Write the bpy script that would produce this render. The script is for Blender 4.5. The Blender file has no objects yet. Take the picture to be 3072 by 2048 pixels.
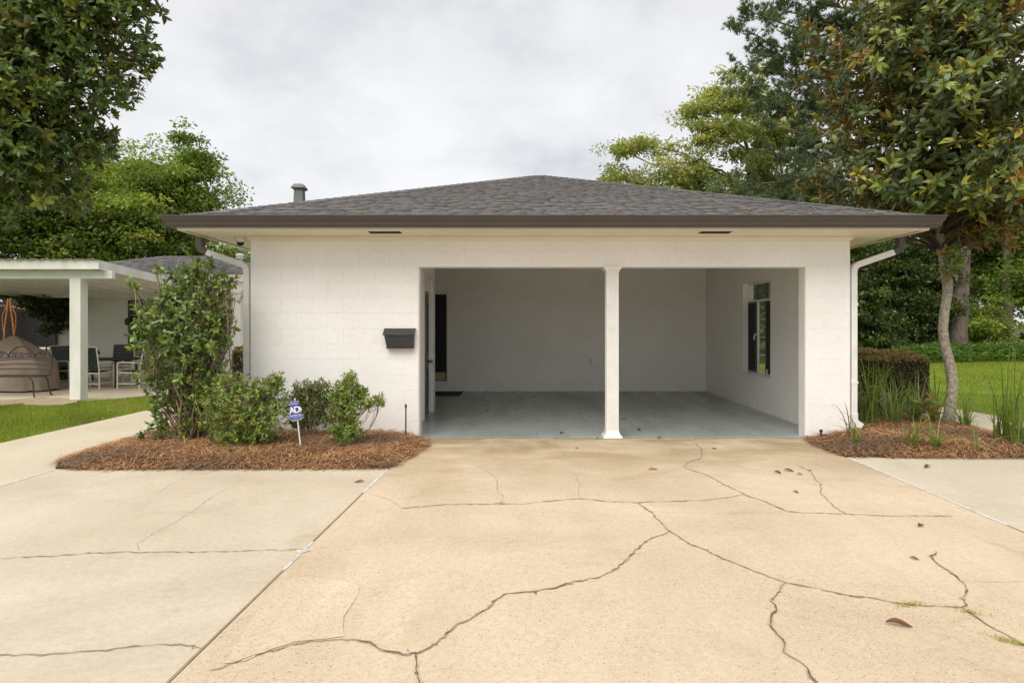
import bpy, math, random
import numpy as np
from mathutils import Matrix, Vector

random.seed(7)
RNG = np.random.default_rng(11)
S = bpy.context.scene
COL = S.collection

# ---------------------------------------------------------------- camera, sky, sun, exposure
CAM_H = 1.46            # eye height above the drive
F = 1870.0              # focal length in photo pixels (3072 wide)
VX, VY = 1550.0, 982.0  # vanishing point of the depth direction in the photo
cam = bpy.data.cameras.new('camera')
cam.sensor_width = 36.0
cam.lens = F / 3072 * 36
cam.shift_x = -(VX - 1536) / 3072
cam.shift_y = -(1024 - VY) / 3072
cam.clip_end = 2000
cam_o = bpy.data.objects.new('camera', cam)
cam_o.location = (0, 0, CAM_H)
cam_o.rotation_euler = (math.radians(90), 0, 0)
COL.objects.link(cam_o)
S.camera = cam_o

SUN_EL, SUN_AZ = 52.0, 205.0     # behind the camera, a little to its left (azimuth from +Y clockwise)
W = bpy.data.worlds.new('World')
S.world = W
W.use_nodes = True
nt = W.node_tree
nt.nodes.clear()
def N(tree, typ, **kw):
    n = tree.nodes.new(typ)
    for k, v in kw.items():
        setattr(n, k, v)
    return n
out = N(nt, 'ShaderNodeOutputWorld')
sky = N(nt, 'ShaderNodeTexSky', sky_type='NISHITA', sun_disc=False)
sky.sun_elevation = math.radians(SUN_EL)
sky.sun_rotation = math.radians(SUN_AZ)
bg1 = N(nt, 'ShaderNodeBackground')
bg1.inputs[1].default_value = 0.07
nt.links.new(sky.outputs[0], bg1.inputs[0])
tc = N(nt, 'ShaderNodeTexCoord')
sep = N(nt, 'ShaderNodeSeparateXYZ')
nt.links.new(tc.outputs['Generated'], sep.inputs[0])
zc = N(nt, 'ShaderNodeMath', operation='MAXIMUM'); zc.inputs[1].default_value = 0.0
nt.links.new(sep.outputs[2], zc.inputs[0])
za = N(nt, 'ShaderNodeMath', operation='ADD'); za.inputs[1].default_value = 0.40
nt.links.new(zc.outputs[0], za.inputs[0])
dx = N(nt, 'ShaderNodeMath', operation='DIVIDE'); dy = N(nt, 'ShaderNodeMath', operation='DIVIDE')
nt.links.new(sep.outputs[0], dx.inputs[0]); nt.links.new(za.outputs[0], dx.inputs[1])
nt.links.new(sep.outputs[1], dy.inputs[0]); nt.links.new(za.outputs[0], dy.inputs[1])
cmb = N(nt, 'ShaderNodeCombineXYZ')
nt.links.new(dx.outputs[0], cmb.inputs[0]); nt.links.new(dy.outputs[0], cmb.inputs[1])
cmb.inputs[2].default_value = 3.1
n1 = N(nt, 'ShaderNodeTexNoise'); n1.inputs['Scale'].default_value = 1.9
n1.inputs['Detail'].default_value = 7; n1.inputs['Roughness'].default_value = 0.56; n1.inputs['Distortion'].default_value = 0.12
nt.links.new(cmb.outputs[0], n1.inputs['Vector'])
rmp = N(nt, 'ShaderNodeValToRGB')
rmp.color_ramp.elements[0].position = 0.36; rmp.color_ramp.elements[0].color = (0.63, 0.645, 0.69, 1)
rmp.color_ramp.elements[1].position = 0.61; rmp.color_ramp.elements[1].color = (0.93, 0.93, 0.94, 1)
e = rmp.color_ramp.elements.new(0.48); e.color = (0.82, 0.825, 0.84, 1)
nt.links.new(n1.outputs['Fac'], rmp.inputs[0])
bg2 = N(nt, 'ShaderNodeBackground'); bg2.inputs[1].default_value = 0.515
nt.links.new(rmp.outputs[0], bg2.inputs[0])
mx = N(nt, 'ShaderNodeMixShader'); mx.inputs[0].default_value = 0.93
nt.links.new(bg1.outputs[0], mx.inputs[1]); nt.links.new(bg2.outputs[0], mx.inputs[2])
nt.links.new(mx.outputs[0], out.inputs[0])

sun = bpy.data.lights.new('sun', 'SUN')
sun.energy = 1.5
sun.angle = math.radians(55)
sun.color = (1.0, 0.94, 0.84)
sun_o = bpy.data.objects.new('sun', sun)
el, az = math.radians(SUN_EL), math.radians(SUN_AZ)
sdir = Vector((math.sin(az) * math.cos(el), math.cos(az) * math.cos(el), math.sin(el)))
sun_o.rotation_euler = (-sdir).to_track_quat('-Z', 'Y').to_euler()
COL.objects.link(sun_o)

S.view_settings.view_transform = 'Standard'
S.view_settings.look = 'None'
S.view_settings.gamma = 1.0
S.view_settings.use_curve_mapping = False
S.view_settings.exposure = 1.05
S.render.engine = 'CYCLES'
S.cycles.max_bounces = 8
S.cycles.diffuse_bounces = 6
S.cycles.transparent_max_bounces = 8
S.cycles.use_denoising = True

# ---------------------------------------------------------------- helpers
def gp(px, py, z=0.0):
    """photo pixel (3072 wide) of a point resting at height z -> (x, y) on the ground"""
    y = (CAM_H - z) * F / (py - VY)
    return ((px - VX) * y / F, y)
def gd(x, y, z=0.0):
    return gp(x * 1.30612, y * 1.30612, z)
def at(px, py, Y):
    """photo pixel of a point known to lie at distance Y -> (x, Y, z)"""
    return ((px - VX) * Y / F, Y, CAM_H - (py - VY) * Y / F)

LOC = {}
def adopt(o, parent):
    if parent is not None:
        o.parent = parent
        o.matrix_parent_inverse = Matrix.Translation(-Vector(LOC.get(parent.name, (0, 0, 0))))
def tag(o, label=None, cat=None, group=None, kind=None):
    if label: o['label'] = label
    if cat: o['category'] = cat
    if group: o['group'] = group
    if kind: o['kind'] = kind
    return o
def thing(name, loc, label=None, cat=None, group=None, kind=None):
    o = bpy.data.objects.new(name, None)
    o.empty_display_size = 0.2
    o.location = loc
    COL.objects.link(o)
    LOC[o.name] = tuple(loc)
    return tag(o, label, cat, group, kind or 'thing')
def put(name, me, mat=None, parent=None, loc=None, rot=None):
    o = bpy.data.objects.new(name, me)
    COL.objects.link(o)
    if mat is not None and len(me.materials) == 0:
        me.materials.append(mat)
    adopt(o, parent)
    if loc is not None: o.location = loc
    if rot is not None: o.rotation_euler = rot
    return o
def copy_tree(o, parent=None):
    kids = list(o.children)
    c = o.copy(); COL.objects.link(c)
    if parent is not None: c.parent = parent
    for k in kids: copy_tree(k, c)
    return c

def frame_of(path):
    P = np.asarray(path, float)
    T = np.gradient(P, axis=0)
    T /= np.linalg.norm(T, axis=1)[:, None] + 1e-9
    return P, T
class G:
    """collects shapes for one mesh"""
    def __init__(s):
        s.v = []; s.f = []; s.m = []; s.cur = 0
    def add(s, V, Fc):
        o = len(s.v)
        s.v.extend([tuple(p) for p in V])
        for f in Fc:
            s.f.append([i + o for i in f]); s.m.append(s.cur)
        return s
    def box(s, x0, x1, y0, y1, z0, z1):
        V = [(x0,y0,z0),(x1,y0,z0),(x1,y1,z0),(x0,y1,z0),(x0,y0,z1),(x1,y0,z1),(x1,y1,z1),(x0,y1,z1)]
        return s.add(V, [(0,3,2,1),(4,5,6,7),(0,1,5,4),(1,2,6,5),(2,3,7,6),(3,0,4,7)])
    def bar(s, a, b, w, h, up=(0,0,1)):
        """rectangular bar from a to b, w across, h along up"""
        a, b = Vector(a), Vector(b)
        d = (b - a).normalized(); u = Vector(up)
        sd = d.cross(u)
        if sd.length < 1e-4: sd = d.cross(Vector((1,0,0)))
        sd.normalize(); u = sd.cross(d).normalized()
        V = []
        for p in (a, b):
            for i, j in ((-1,-1),(1,-1),(1,1),(-1,1)):
                V.append(p + sd * (w/2*i) + u * (h/2*j))
        return s.add(V, [(0,1,2,3),(4,7,6,5),(0,4,5,1),(1,5,6,2),(2,6,7,3),(3,7,4,0)])
    def tube(s, path, r, n=8, caps=True):
        P, T = frame_of(path)
        m = len(P)
        R = np.full(m, r) if np.isscalar(r) else np.asarray(r, float)
        ref = np.array([0.0, 0, 1]) if abs(T[0][2]) < 0.9 else np.array([1.0, 0, 0])
        V = []
        a = np.arange(n) * 2 * math.pi / n
        u = np.cross(T[0], ref); u /= np.linalg.norm(u)
        for i in range(m):
            u = u - T[i] * np.dot(u, T[i]); u /= np.linalg.norm(u) + 1e-9
            w = np.cross(T[i], u)
            V.extend((P[i] + R[i] * (np.cos(a)[:, None] * u + np.sin(a)[:, None] * w)).tolist())
        Fc = []
        for i in range(m - 1):
            for j in range(n):
                k = (j + 1) % n
                Fc.append((i*n+j, i*n+k, (i+1)*n+k, (i+1)*n+j))
        if caps:
            Fc.append(tuple(range(n - 1, -1, -1))); Fc.append(tuple((m-1)*n + j for j in range(n)))
        return s.add(V, Fc)
    def lathe(s, c, prof, n=16):
        V = []; Fc = []
        for r, z in prof:
            for j in range(n):
                t = 2 * math.pi * j / n
                V.append((c[0] + r*math.cos(t), c[1] + r*math.sin(t), c[2] + z))
        for i in range(len(prof) - 1):
            for j in range(n):
                k = (j + 1) % n
                Fc.append((i*n+j, i*n+k, (i+1)*n+k, (i+1)*n+j))
        Fc.append(tuple(range(n-1, -1, -1))); Fc.append(tuple((len(prof)-1)*n + j for j in range(n)))
        return s.add(V, Fc)
    def prism(s, pts, vec):
        """polygon of 3D points pushed along vec"""
        n = len(pts); v = Vector(vec)
        V = [Vector(p) for p in pts] + [Vector(p) + v for p in pts]
        Fc = [tuple(range(n)), tuple(range(2*n-1, n-1, -1))]
        Fc += [(i, i + n, (i+1) % n + n, (i+1) % n) for i in range(n)]
        return s.add(V, Fc)
    def mesh(s, name):
        me = bpy.data.meshes.new(name)
        me.from_pydata(s.v, [], s.f)
        if any(s.m): me.polygons.foreach_set('material_index', s.m)
        me.update()
        return me
    def build(s, name, mat, parent=None, bevel=0, smooth=False, seg=2):
        me = s.mesh(name)
        mats = mat if isinstance(mat, (list, tuple)) else [mat]
        for m in mats: me.materials.append(m)
        if smooth: me.polygons.foreach_set('use_smooth', [True]*len(me.polygons))
        o = put(name, me, None, parent)
        if bevel:
            b = o.modifiers.new('bevel', 'BEVEL'); b.width = bevel; b.segments = seg; b.limit_method = 'ANGLE'
        return o

def np_mesh(name, V, polys, C=None, smooth=False):
    me = bpy.data.meshes.new(name)
    V = np.ascontiguousarray(V, np.float32)
    me.vertices.add(len(V)); me.vertices.foreach_set('co', V.ravel())
    idx = np.concatenate([p.ravel() for p in polys]).astype(np.int32)
    tot = np.concatenate([np.full(len(p), p.shape[1], np.int32) for p in polys])
    me.loops.add(len(idx)); me.loops.foreach_set('vertex_index', idx)
    me.polygons.add(len(tot))
    me.polygons.foreach_set('loop_start', np.concatenate([[0], np.cumsum(tot)[:-1]]).astype(np.int32))
    if smooth: me.polygons.foreach_set('use_smooth', np.ones(len(tot), bool))
    if C is not None:
        ca = me.color_attributes.new('Col', 'FLOAT_COLOR', 'POINT')
        ca.data.foreach_set('color', np.concatenate([C, np.ones((len(C), 1))], 1).astype(np.float32).ravel())
    me.update(calc_edges=True)
    return me

def unit(v):
    return v / (np.linalg.norm(v, axis=-1, keepdims=True) + 1e-9)
def rdir(n):
    return unit(RNG.normal(size=(n, 3)))

FOL = np.array([2.3, 2.0, 1.5])
def leaf_arrays(P, D, U, L, Wd, C, hi=True):
    D = unit(D); Sd = unit(np.cross(D, U)); Nn = np.cross(Sd, D)
    if hi:
        t = [0, .3, .3, .68, .68, 1]; sd = [0, .46, -.46, .40, -.40, 0]; h = [0, .05, .05, .02, .02, -.10]
        Fs = [np.array([[0,1,2]]), np.array([[1,3,4,2]]), np.array([[3,5,4]])]
    else:
        t = [0, .5, 1, .5]; sd = [0, .5, 0, -.5]; h = [0, .05, -.08, .05]
        Fs = [np.array([[0,1,2,3]])]
    k = len(t); n = len(P)
    C = np.minimum(C*FOL, .42)
    t, sd, h = (np.array(x)[None, :, None] for x in (t, sd, h))
    curl = RNG.uniform(.1, 2.6, (n, 1, 1))
    V = P[:, None] + D[:, None]*t*L[:, None, None] + Sd[:, None]*sd*Wd[:, None, None] + Nn[:, None]*h*curl*L[:, None, None]
    base = (np.arange(n) * k)[:, None]
    polys = [np.concatenate([base + f[0][None]], 0) for f in Fs]
    return V.reshape(-1, 3), polys, np.repeat(C, k, 0)
def leaf_obj(name, P, D, U, L, Wd, C, mat, parent, hi=True, kind='stuff'):
    V, polys, CC = leaf_arrays(P, D, U, L, Wd, C, hi)
    o = put(name, np_mesh(name, V, polys, CC), mat, parent)
    if kind: o['kind'] = kind
    return o

# ---------------------------------------------------------------- materials
def mat_new(name):
    m = bpy.data.materials.new(name); m.use_nodes = True
    t = m.node_tree; t.nodes.clear()
    o = N(t, 'ShaderNodeOutputMaterial'); b = N(t, 'ShaderNodeBsdfPrincipled')
    t.links.new(b.outputs[0], o.inputs[0])
    return m, t, b, o
def noise(t, scale, detail=4, rough=0.55, dist=0.0, vec=None):
    n = N(t, 'ShaderNodeTexNoise')
    n.inputs['Scale'].default_value = scale; n.inputs['Detail'].default_value = detail
    n.inputs['Roughness'].default_value = rough; n.inputs['Distortion'].default_value = dist
    if vec is not None: t.links.new(vec, n.inputs['Vector'])
    return n
def ramp(t, fac, stops):
    r = N(t, 'ShaderNodeValToRGB')
    el = r.color_ramp.elements
    while len(el) < len(stops): el.new(0.5)
    for e_, (p, c) in zip(el, stops):
        e_.position = p; e_.color = (*c, 1) if len(c) == 3 else c
    t.links.new(fac, r.inputs[0])
    return r
def mixc(t, a, b, fac, mode='MIX'):
    m = N(t, 'ShaderNodeMix', data_type='RGBA', blend_type=mode)
    for sock, v in ((m.inputs['A'], a), (m.inputs['B'], b), (m.inputs['Factor'], fac)):
        if hasattr(v, 'is_linked'): t.links.new(v, sock)
        elif isinstance(v, (int, float)): sock.default_value = v
        else: sock.default_value = (*v, 1)
    return m.outputs['Result']
def world_pos(t, scale=(1, 1, 1)):
    g = N(t, 'ShaderNodeNewGeometry')
    mp = N(t, 'ShaderNodeMapping'); mp.inputs['Scale'].default_value = scale
    t.links.new(g.outputs['Position'], mp.inputs['Vector'])
    return mp.outputs[0]
def obj_pos(t, scale=(1, 1, 1)):
    g = N(t, 'ShaderNodeTexCoord')
    mp = N(t, 'ShaderNodeMapping'); mp.inputs['Scale'].default_value = scale
    t.links.new(g.outputs['Object'], mp.inputs['Vector'])
    return mp.outputs[0]
def bump(t, b, h, strength, dist=0.01):
    n = N(t, 'ShaderNodeBump'); n.inputs['Strength'].default_value = strength; n.inputs['Distance'].default_value = dist
    t.links.new(h, n.inputs['Height']); t.links.new(n.outputs[0], b.inputs['Normal'])
def simple(name, c1, c2=None, scale=6.0, rough=0.5, bmp=0.0, bscale=80.0, metal=0.0, stretch=(1,1,1), coat=0.0, obj=False, spec=0.5):
    m, t, b, o = mat_new(name)
    vec = obj_pos(t, stretch) if obj else world_pos(t, stretch)
    c2 = c2 or tuple(x * 0.82 for x in c1)
    n = noise(t, scale, 5, 0.6, 0.2, vec)
    r = ramp(t, n.outputs['Fac'], [(0.32, c2), (0.66, c1)])
    t.links.new(r.outputs[0], b.inputs['Base Color'])
    b.inputs['Roughness'].default_value = rough; b.inputs['Metallic'].default_value = metal
    b.inputs['Specular IOR Level'].default_value = spec
    b.inputs['Coat Weight'].default_value = coat
    if bmp:
        n2 = noise(t, bscale, 4, 0.6, 0, vec)
        bump(t, b, n2.outputs['Fac'], bmp)
    return m
def leaf_mat(name, rough=0.45, trans=0.3, under=None, spec=0.5, var=0.0):
    m, t, b, o = mat_new(name)
    a = N(t, 'ShaderNodeAttribute', attribute_name='Col')
    c = a.outputs['Color']
    if under:
        g = N(t, 'ShaderNodeNewGeometry')
        c = mixc(t, c, under, g.outputs['Backfacing'])
    t.links.new(c, b.inputs['Base Color'])
    b.inputs['Roughness'].default_value = rough
    b.inputs['Specular IOR Level'].default_value = spec
    tr = N(t, 'ShaderNodeBsdfTranslucent')
    tc_ = mixc(t, a.outputs['Color'], (1.0, 1.0, 0.35), 1.0, 'MULTIPLY')
    sc_ = mixc(t, tc_, (1.6, 1.6, 1.6), 1.0, 'MULTIPLY')
    t.links.new(sc_, tr.inputs['Color'])
    ms = N(t, 'ShaderNodeMixShader'); ms.inputs[0].default_value = trans
    t.links.new(b.outputs[0], ms.inputs[1]); t.links.new(tr.outputs[0], ms.inputs[2])
    t.links.new(ms.outputs[0], o.inputs[0])
    return m
def col_mat(name, rough=0.8, bmp=0.0, bscale=200, nz=0.25, nscale=40):
    m, t, b, o = mat_new(name)
    a = N(t, 'ShaderNodeAttribute', attribute_name='Col')
    vec = world_pos(t)
    n = noise(t, nscale, 4, 0.7, 0, vec)
    r = ramp(t, n.outputs['Fac'], [(0.3, (1-nz,)*3), (0.7, (1+nz,)*3)])
    t.links.new(mixc(t, a.outputs['Color'], r.outputs[0], 1.0, 'MULTIPLY'), b.inputs['Base Color'])
    b.inputs['Roughness'].default_value = rough
    if bmp:
        n2 = noise(t, bscale, 3, 0.7, 0, vec); bump(t, b, n2.outputs['Fac'], bmp)
    return m

def paint_block_mat():
    m, t, b, o = mat_new('painted_block')
    v = world_pos(t)
    n = noise(t, 1.3, 6, 0.6, 0.4, v)
    r = ramp(t, n.outputs['Fac'], [(0.30, (0.83, 0.82, 0.795)), (0.62, (0.88, 0.875, 0.86))])
    n3 = noise(t, 22, 5, 0.7, 0, v)
    r3 = ramp(t, n3.outputs['Fac'], [(0.25, (0.93, 0.93, 0.92)), (0.55, (1, 1, 1))])
    c = mixc(t, r.outputs[0], r3.outputs[0], 1.0, 'MULTIPLY')
    # splashed soil and scuffs low on the wall, broken up by noise
    g = N(t, 'ShaderNodeSeparateXYZ'); t.links.new(v, g.inputs[0])
    mr = N(t, 'ShaderNodeMapRange'); mr.inputs['From Min'].default_value = 0.0; mr.inputs['From Max'].default_value = 0.30
    mr.inputs['To Min'].default_value = 0.75; mr.inputs['To Max'].default_value = 0.0
    t.links.new(g.outputs[2], mr.inputs['Value'])
    n4 = noise(t, 9, 7, 0.75, 0.8, v)
    r4 = ramp(t, n4.outputs['Fac'], [(0.52, (0, 0, 0)), (0.74, (1, 1, 1))])
    mu = N(t, 'ShaderNodeMath', operation='MULTIPLY')
    t.links.new(mr.outputs[0], mu.inputs[0]); t.links.new(r4.outputs[0], mu.inputs[1])
    c = mixc(t, c, (0.42, 0.37, 0.30), mu.outputs[0])
    t.links.new(c, b.inputs['Base Color'])
    b.inputs['Roughness'].default_value = 0.55
    nb = noise(t, 130, 4, 0.7, 0, v); bump(t, b, nb.outputs['Fac'], 0.25, 0.006)
    return m

def concrete_mat(name, c_lo, c_hi, c_spk1, c_spk2, spk=0.0, stain=(0.33, 0.28, 0.21), stain_amt=0.35, seed=0.0, vs=95, grime=False):
    m, t, b, o = mat_new(name)
    v0 = world_pos(t)
    mp = N(t, 'ShaderNodeMapping'); mp.inputs['Location'].default_value = (seed, seed*1.7, 0)
    t.links.new(v0, mp.inputs[0]); v = mp.outputs[0]
    n = noise(t, 0.55, 7, 0.62, 0.6, v)
    r = ramp(t, n.outputs['Fac'], [(0.30, c_lo), (0.68, c_hi)])
    c = r.outputs[0]
    n2 = noise(t, 1.7, 8, 0.68, 1.2, v)
    r2 = ramp(t, n2.outputs['Fac'], [(0.54, (0, 0, 0)), (0.78, (stain_amt,)*3)])
    c = mixc(t, c, stain, r2.outputs[0])
    nf = noise(t, 160, 3, 0.8, 0, v)
    rf = ramp(t, nf.outputs['Fac'], [(0.30, (0.80, 0.78, 0.75)), (0.62, (1.08, 1.08, 1.08))])
    c = mixc(t, c, rf.outputs[0], 1.0, 'MULTIPLY')
    nm_ = noise(t, 26, 7, 0.72, 0.3, v)
    rm_ = ramp(t, nm_.outputs['Fac'], [(0.32, (0.90, 0.885, 0.865)), (0.66, (1.06, 1.06, 1.06))])
    c = mixc(t, c, rm_.outputs[0], 1.0, 'MULTIPLY')
    if spk:
        vo = N(t, 'ShaderNodeTexVoronoi'); vo.inputs['Scale'].default_value = vs
        t.links.new(v, vo.inputs['Vector'])
        sx = N(t, 'ShaderNodeSeparateColor'); t.links.new(vo.outputs['Color'], sx.inputs[0])
        stone = ramp(t, sx.outputs[0], [(0.0, c_spk1), (0.22, (0.46, 0.30, 0.16)), (0.5, (0.66, 0.50, 0.33)), (0.8, c_spk2), (1.0, (0.70, 0.60, 0.46))])
        near = ramp(t, vo.outputs['Distance'], [(0.28, (1, 1, 1)), (0.50, (0, 0, 0))])
        pick = ramp(t, sx.outputs[1], [(0.22, (0, 0, 0)), (0.34, (1, 1, 1))])
        wear = noise(t, 0.9, 5, 0.6, 0.5, v)
        rw = ramp(t, wear.outputs['Fac'], [(0.35, (spk*0.35,)*3), (0.65, (spk,)*3)])
        k1 = mixc(t, near.outputs[0], pick.outputs[0], 1.0, 'MULTIPLY')
        k2 = mixc(t, k1, rw.outputs[0], 1.0, 'MULTIPLY')
        c = mixc(t, c, stone.outputs[0], k2)
    if grime:   # washed-out dirt that has settled on the slab in front of the carport, and faint tyre tracks
        sy = N(t, 'ShaderNodeSeparateXYZ'); t.links.new(v0, sy.inputs[0])
        my = N(t, 'ShaderNodeMapRange'); my.inputs['From Min'].default_value = 5.2; my.inputs['From Max'].default_value = 8.1
        my.inputs['To Min'].default_value = 0.0; my.inputs['To Max'].default_value = 1.0
        t.links.new(sy.outputs[1], my.inputs['Value'])
        vg = N(t, 'ShaderNodeMapping'); vg.inputs['Scale'].default_value = (0.8, 1.5, 1); t.links.new(v0, vg.inputs[0])
        ng = noise(t, 1.1, 6, 0.62, 0.7, vg.outputs[0])
        rg = ramp(t, ng.outputs['Fac'], [(0.34, (0, 0, 0)), (0.62, (1, 1, 1))])
        mg_ = N(t, 'ShaderNodeMath', operation='MULTIPLY'); t.links.new(my.outputs[0], mg_.inputs[0]); t.links.new(rg.outputs[0], mg_.inputs[1])
        c = mixc(t, c, (0.335, 0.245, 0.14), mg_.outputs[0])
        vt = N(t, 'ShaderNodeMapping'); vt.inputs['Scale'].default_value = (1.3, 0.10, 1); vt.inputs['Rotation'].default_value = (0, 0, 0.03); t.links.new(v0, vt.inputs[0])
        nt_ = noise(t, 1.5, 5, 0.6, 0.3, vt.outputs[0])
        rt = ramp(t, nt_.outputs['Fac'], [(0.50, (1, 1, 1)), (0.85, (0.90, 0.88, 0.86))])
        c = mixc(t, c, rt.outputs[0], 1.0, 'MULTIPLY')
    t.links.new(c, b.inputs['Base Color'])
    b.inputs['Roughness'].default_value = 0.85
    b.inputs['Specular IOR Level'].default_value = 0.3
    nb = noise(t, 120, 4, 0.75, 0, v); bump(t, b, nb.outputs['Fac'], 0.35, 0.006)
    return m

M = {}
M['block'] = paint_block_mat()
M['white'] = simple('white_paint', (0.80, 0.80, 0.78), (0.72, 0.71, 0.68), 5, 0.4, 0.08, 60)
M['white_old'] = simple('weathered_white_paint', (0.78, 0.78, 0.74), (0.62, 0.62, 0.55), 3, 0.6, 0.25, 40, stretch=(1, 1, 0.3))
M['cream'] = simple('soffit_paint', (0.80, 0.755, 0.64), (0.76, 0.70, 0.575), 2.2, 0.5, 0.05, 50)
M['bronze'] = simple('bronze_aluminium', (0.070, 0.056, 0.048), (0.058, 0.047, 0.041), 2.5, 0.38)
M['black_metal'] = simple('black_metal', (0.030, 0.031, 0.032), (0.040, 0.040, 0.040), 9, 0.45, 0.15, 300)
M['iron'] = simple('aged_iron', (0.028, 0.023, 0.021), (0.045, 0.036, 0.03), 20, 0.55, 0.2, 120)
M['galv'] = simple('galvanised_sheet', (0.17, 0.175, 0.175), (0.12, 0.125, 0.125), 7, 0.55, metal=0.2)
M['drive'] = concrete_mat('exposed_aggregate', (0.52, 0.42, 0.295), (0.70, 0.59, 0.45), (0.25, 0.145, 0.068), (0.62, 0.50, 0.36), 1.0, (0.40, 0.30, 0.18), 0.6, 0.0, grime=True)
M['apron'] = concrete_mat('smooth_concrete', (0.49, 0.42, 0.315), (0.645, 0.575, 0.46), (0.45, 0.36, 0.25), (0.6, 0.52, 0.4), 0.30, (0.40, 0.335, 0.225), 0.6, 13.0)
M['pale'] = concrete_mat('pale_concrete', (0.52, 0.455, 0.35), (0.63, 0.575, 0.47), (0.45, 0.36, 0.25), (0.6, 0.52, 0.4), 0.18, (0.40, 0.35, 0.25), 0.40, 31.0)
M['walk'] = concrete_mat('walk_concrete', (0.56, 0.49, 0.37), (0.65, 0.58, 0.455), (0.45, 0.36, 0.25), (0.6, 0.52, 0.4), 0.12, (0.46, 0.40, 0.29), 0.3, 47.0)
M['patch'] = concrete_mat('worn_patch', (0.56, 0.46, 0.33), (0.73, 0.625, 0.485), (0.27, 0.16, 0.075), (0.64, 0.53, 0.38), 1.0, (0.40, 0.30, 0.18), 0.4, 0.0, grime=True)
M['sealant'] = simple('white_joint_sealant', (0.80, 0.79, 0.75), (0.45, 0.42, 0.36), 9, 0.6, 0.2, 90)
M['crack'] = simple('crack_dirt', (0.085, 0.068, 0.048), (0.24, 0.19, 0.13), 14, 0.95)
M['crack_halo'] = simple('crumbled_edge', (0.44, 0.345, 0.225), (0.54, 0.435, 0.30), 18, 0.95, 0.6, 60)
M['crack_thin'] = simple('hairline_dirt', (0.25, 0.19, 0.125), (0.38, 0.295, 0.20), 8, 0.95)
M['soil'] = simple('soil', (0.10, 0.055, 0.03), (0.06, 0.035, 0.02), 12, 0.95, 0.5, 40)
M['tint'] = col_mat('pine_straw', 0.75, nz=0.1)
M['shingle'] = col_mat('asphalt_shingle', 0.9, 0.4, 350, 0.22, 120)
M['bark_pine'] = simple('pine_bark', (0.19, 0.145, 0.115), (0.085, 0.062, 0.05), 9, 0.9, 0.9, 14, stretch=(1, 1, 0.35))
M['bark'] = simple('brown_bark', (0.13, 0.105, 0.08), (0.07, 0.055, 0.042), 14, 0.9, 0.6, 30, stretch=(1, 1, 0.4))
M['bark_mag'] = simple('mottled_magnolia_bark', (0.42, 0.39, 0.30), (0.15, 0.12, 0.08), 26, 0.85, 0.5, 40)
M['bark_dark'] = simple('dark_bark', (0.06, 0.048, 0.036), (0.035, 0.028, 0.022), 14, 0.9)
M['stem'] = simple('pale_stem', (0.27, 0.20, 0.12), (0.14, 0.10, 0.06), 25, 0.8)
M['leaf_mag'] = leaf_mat('magnolia_leaf', 0.36, 0.14, under=(0.25, 0.13, 0.04), spec=0.45)
M['leaf_mag2'] = leaf_mat('older_magnolia_leaf', 0.38, 0.22, under=(0.125, 0.125, 0.045), spec=0.45)
M['leaf_gloss'] = leaf_mat('glossy_leaf', 0.32, 0.2, spec=0.5)
M['leaf'] = leaf_mat('leaf', 0.5, 0.35)
M['needle'] = leaf_mat('pine_needle', 0.5, 0.25)
M['blade'] = leaf_mat('grass_blade', 0.5, 0.4)
M['lawn'] = simple('lawn_turf', (0.20, 0.27, 0.020), (0.13, 0.19, 0.018), 0.9, 0.95, 0.8, 90, spec=0.1)
M['ground'] = simple('woodland_floor', (0.06, 0.075, 0.025), (0.05, 0.04, 0.02), 0.5, 0.95, 0.5, 5)
M['door_dark'] = simple('dark_brown_door', (0.030, 0.024, 0.022), (0.022, 0.018, 0.017), 8, 0.35)
M['door_navy'] = simple('navy_door', (0.007, 0.008, 0.013), (0.006, 0.006, 0.010), 5, 0.4)
M['brass'] = simple('brass', (0.55, 0.42, 0.18), (0.40, 0.29, 0.12), 10, 0.35, metal=0.9)
M['kick'] = simple('brass_plate', (0.50, 0.42, 0.22), (0.42, 0.35, 0.18), 10, 0.45, metal=0.4)
M['rubber'] = simple('black_rubber', (0.012, 0.012, 0.013), (0.018, 0.018, 0.018), 30, 0.8, 0.5, 300)
M['plastic_dark'] = simple('dark_plastic', (0.03, 0.03, 0.034), None, 10, 0.3)
M['screen'] = simple('insect_screen', (0.016, 0.014, 0.013), (0.022, 0.02, 0.018), 30, 0.7)
M['tarp'] = simple('taupe_tarp', (0.30, 0.235, 0.185), (0.24, 0.185, 0.145), 2.5, 0.7, 0.15, 14)
M['orange'] = simple('orange_tube', (0.42, 0.16, 0.05), (0.32, 0.12, 0.04), 8, 0.4)
M['net'] = simple('black_net', (0.03, 0.03, 0.028), (0.05, 0.045, 0.04), 8, 0.7)
M['strap'] = simple('dark_green_vinyl', (0.010, 0.020, 0.019), (0.015, 0.028, 0.026), 20, 0.4)
M['frame_cream'] = simple('cream_powdercoat', (0.66, 0.62, 0.52), (0.58, 0.54, 0.44), 8, 0.4)
M['blue'] = simple('sign_blue', (0.030, 0.055, 0.30), (0.025, 0.048, 0.26), 20, 0.35)
M['sign_white'] = simple('sign_white', (0.82, 0.82, 0.82), (0.78, 0.78, 0.78), 20, 0.4)
M['flag'] = simple('flagstone', (0.44, 0.34, 0.22), (0.30, 0.25, 0.18), 4, 0.85, 0.5, 30)
M['dryleaf'] = simple('dry_leaf', (0.20, 0.075, 0.030), (0.10, 0.04, 0.018), 30, 0.6, obj=True)
M['yellowleaf'] = simple('yellow_leaf', (0.50, 0.34, 0.03), (0.36, 0.22, 0.02), 30, 0.5, obj=True)

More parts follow.
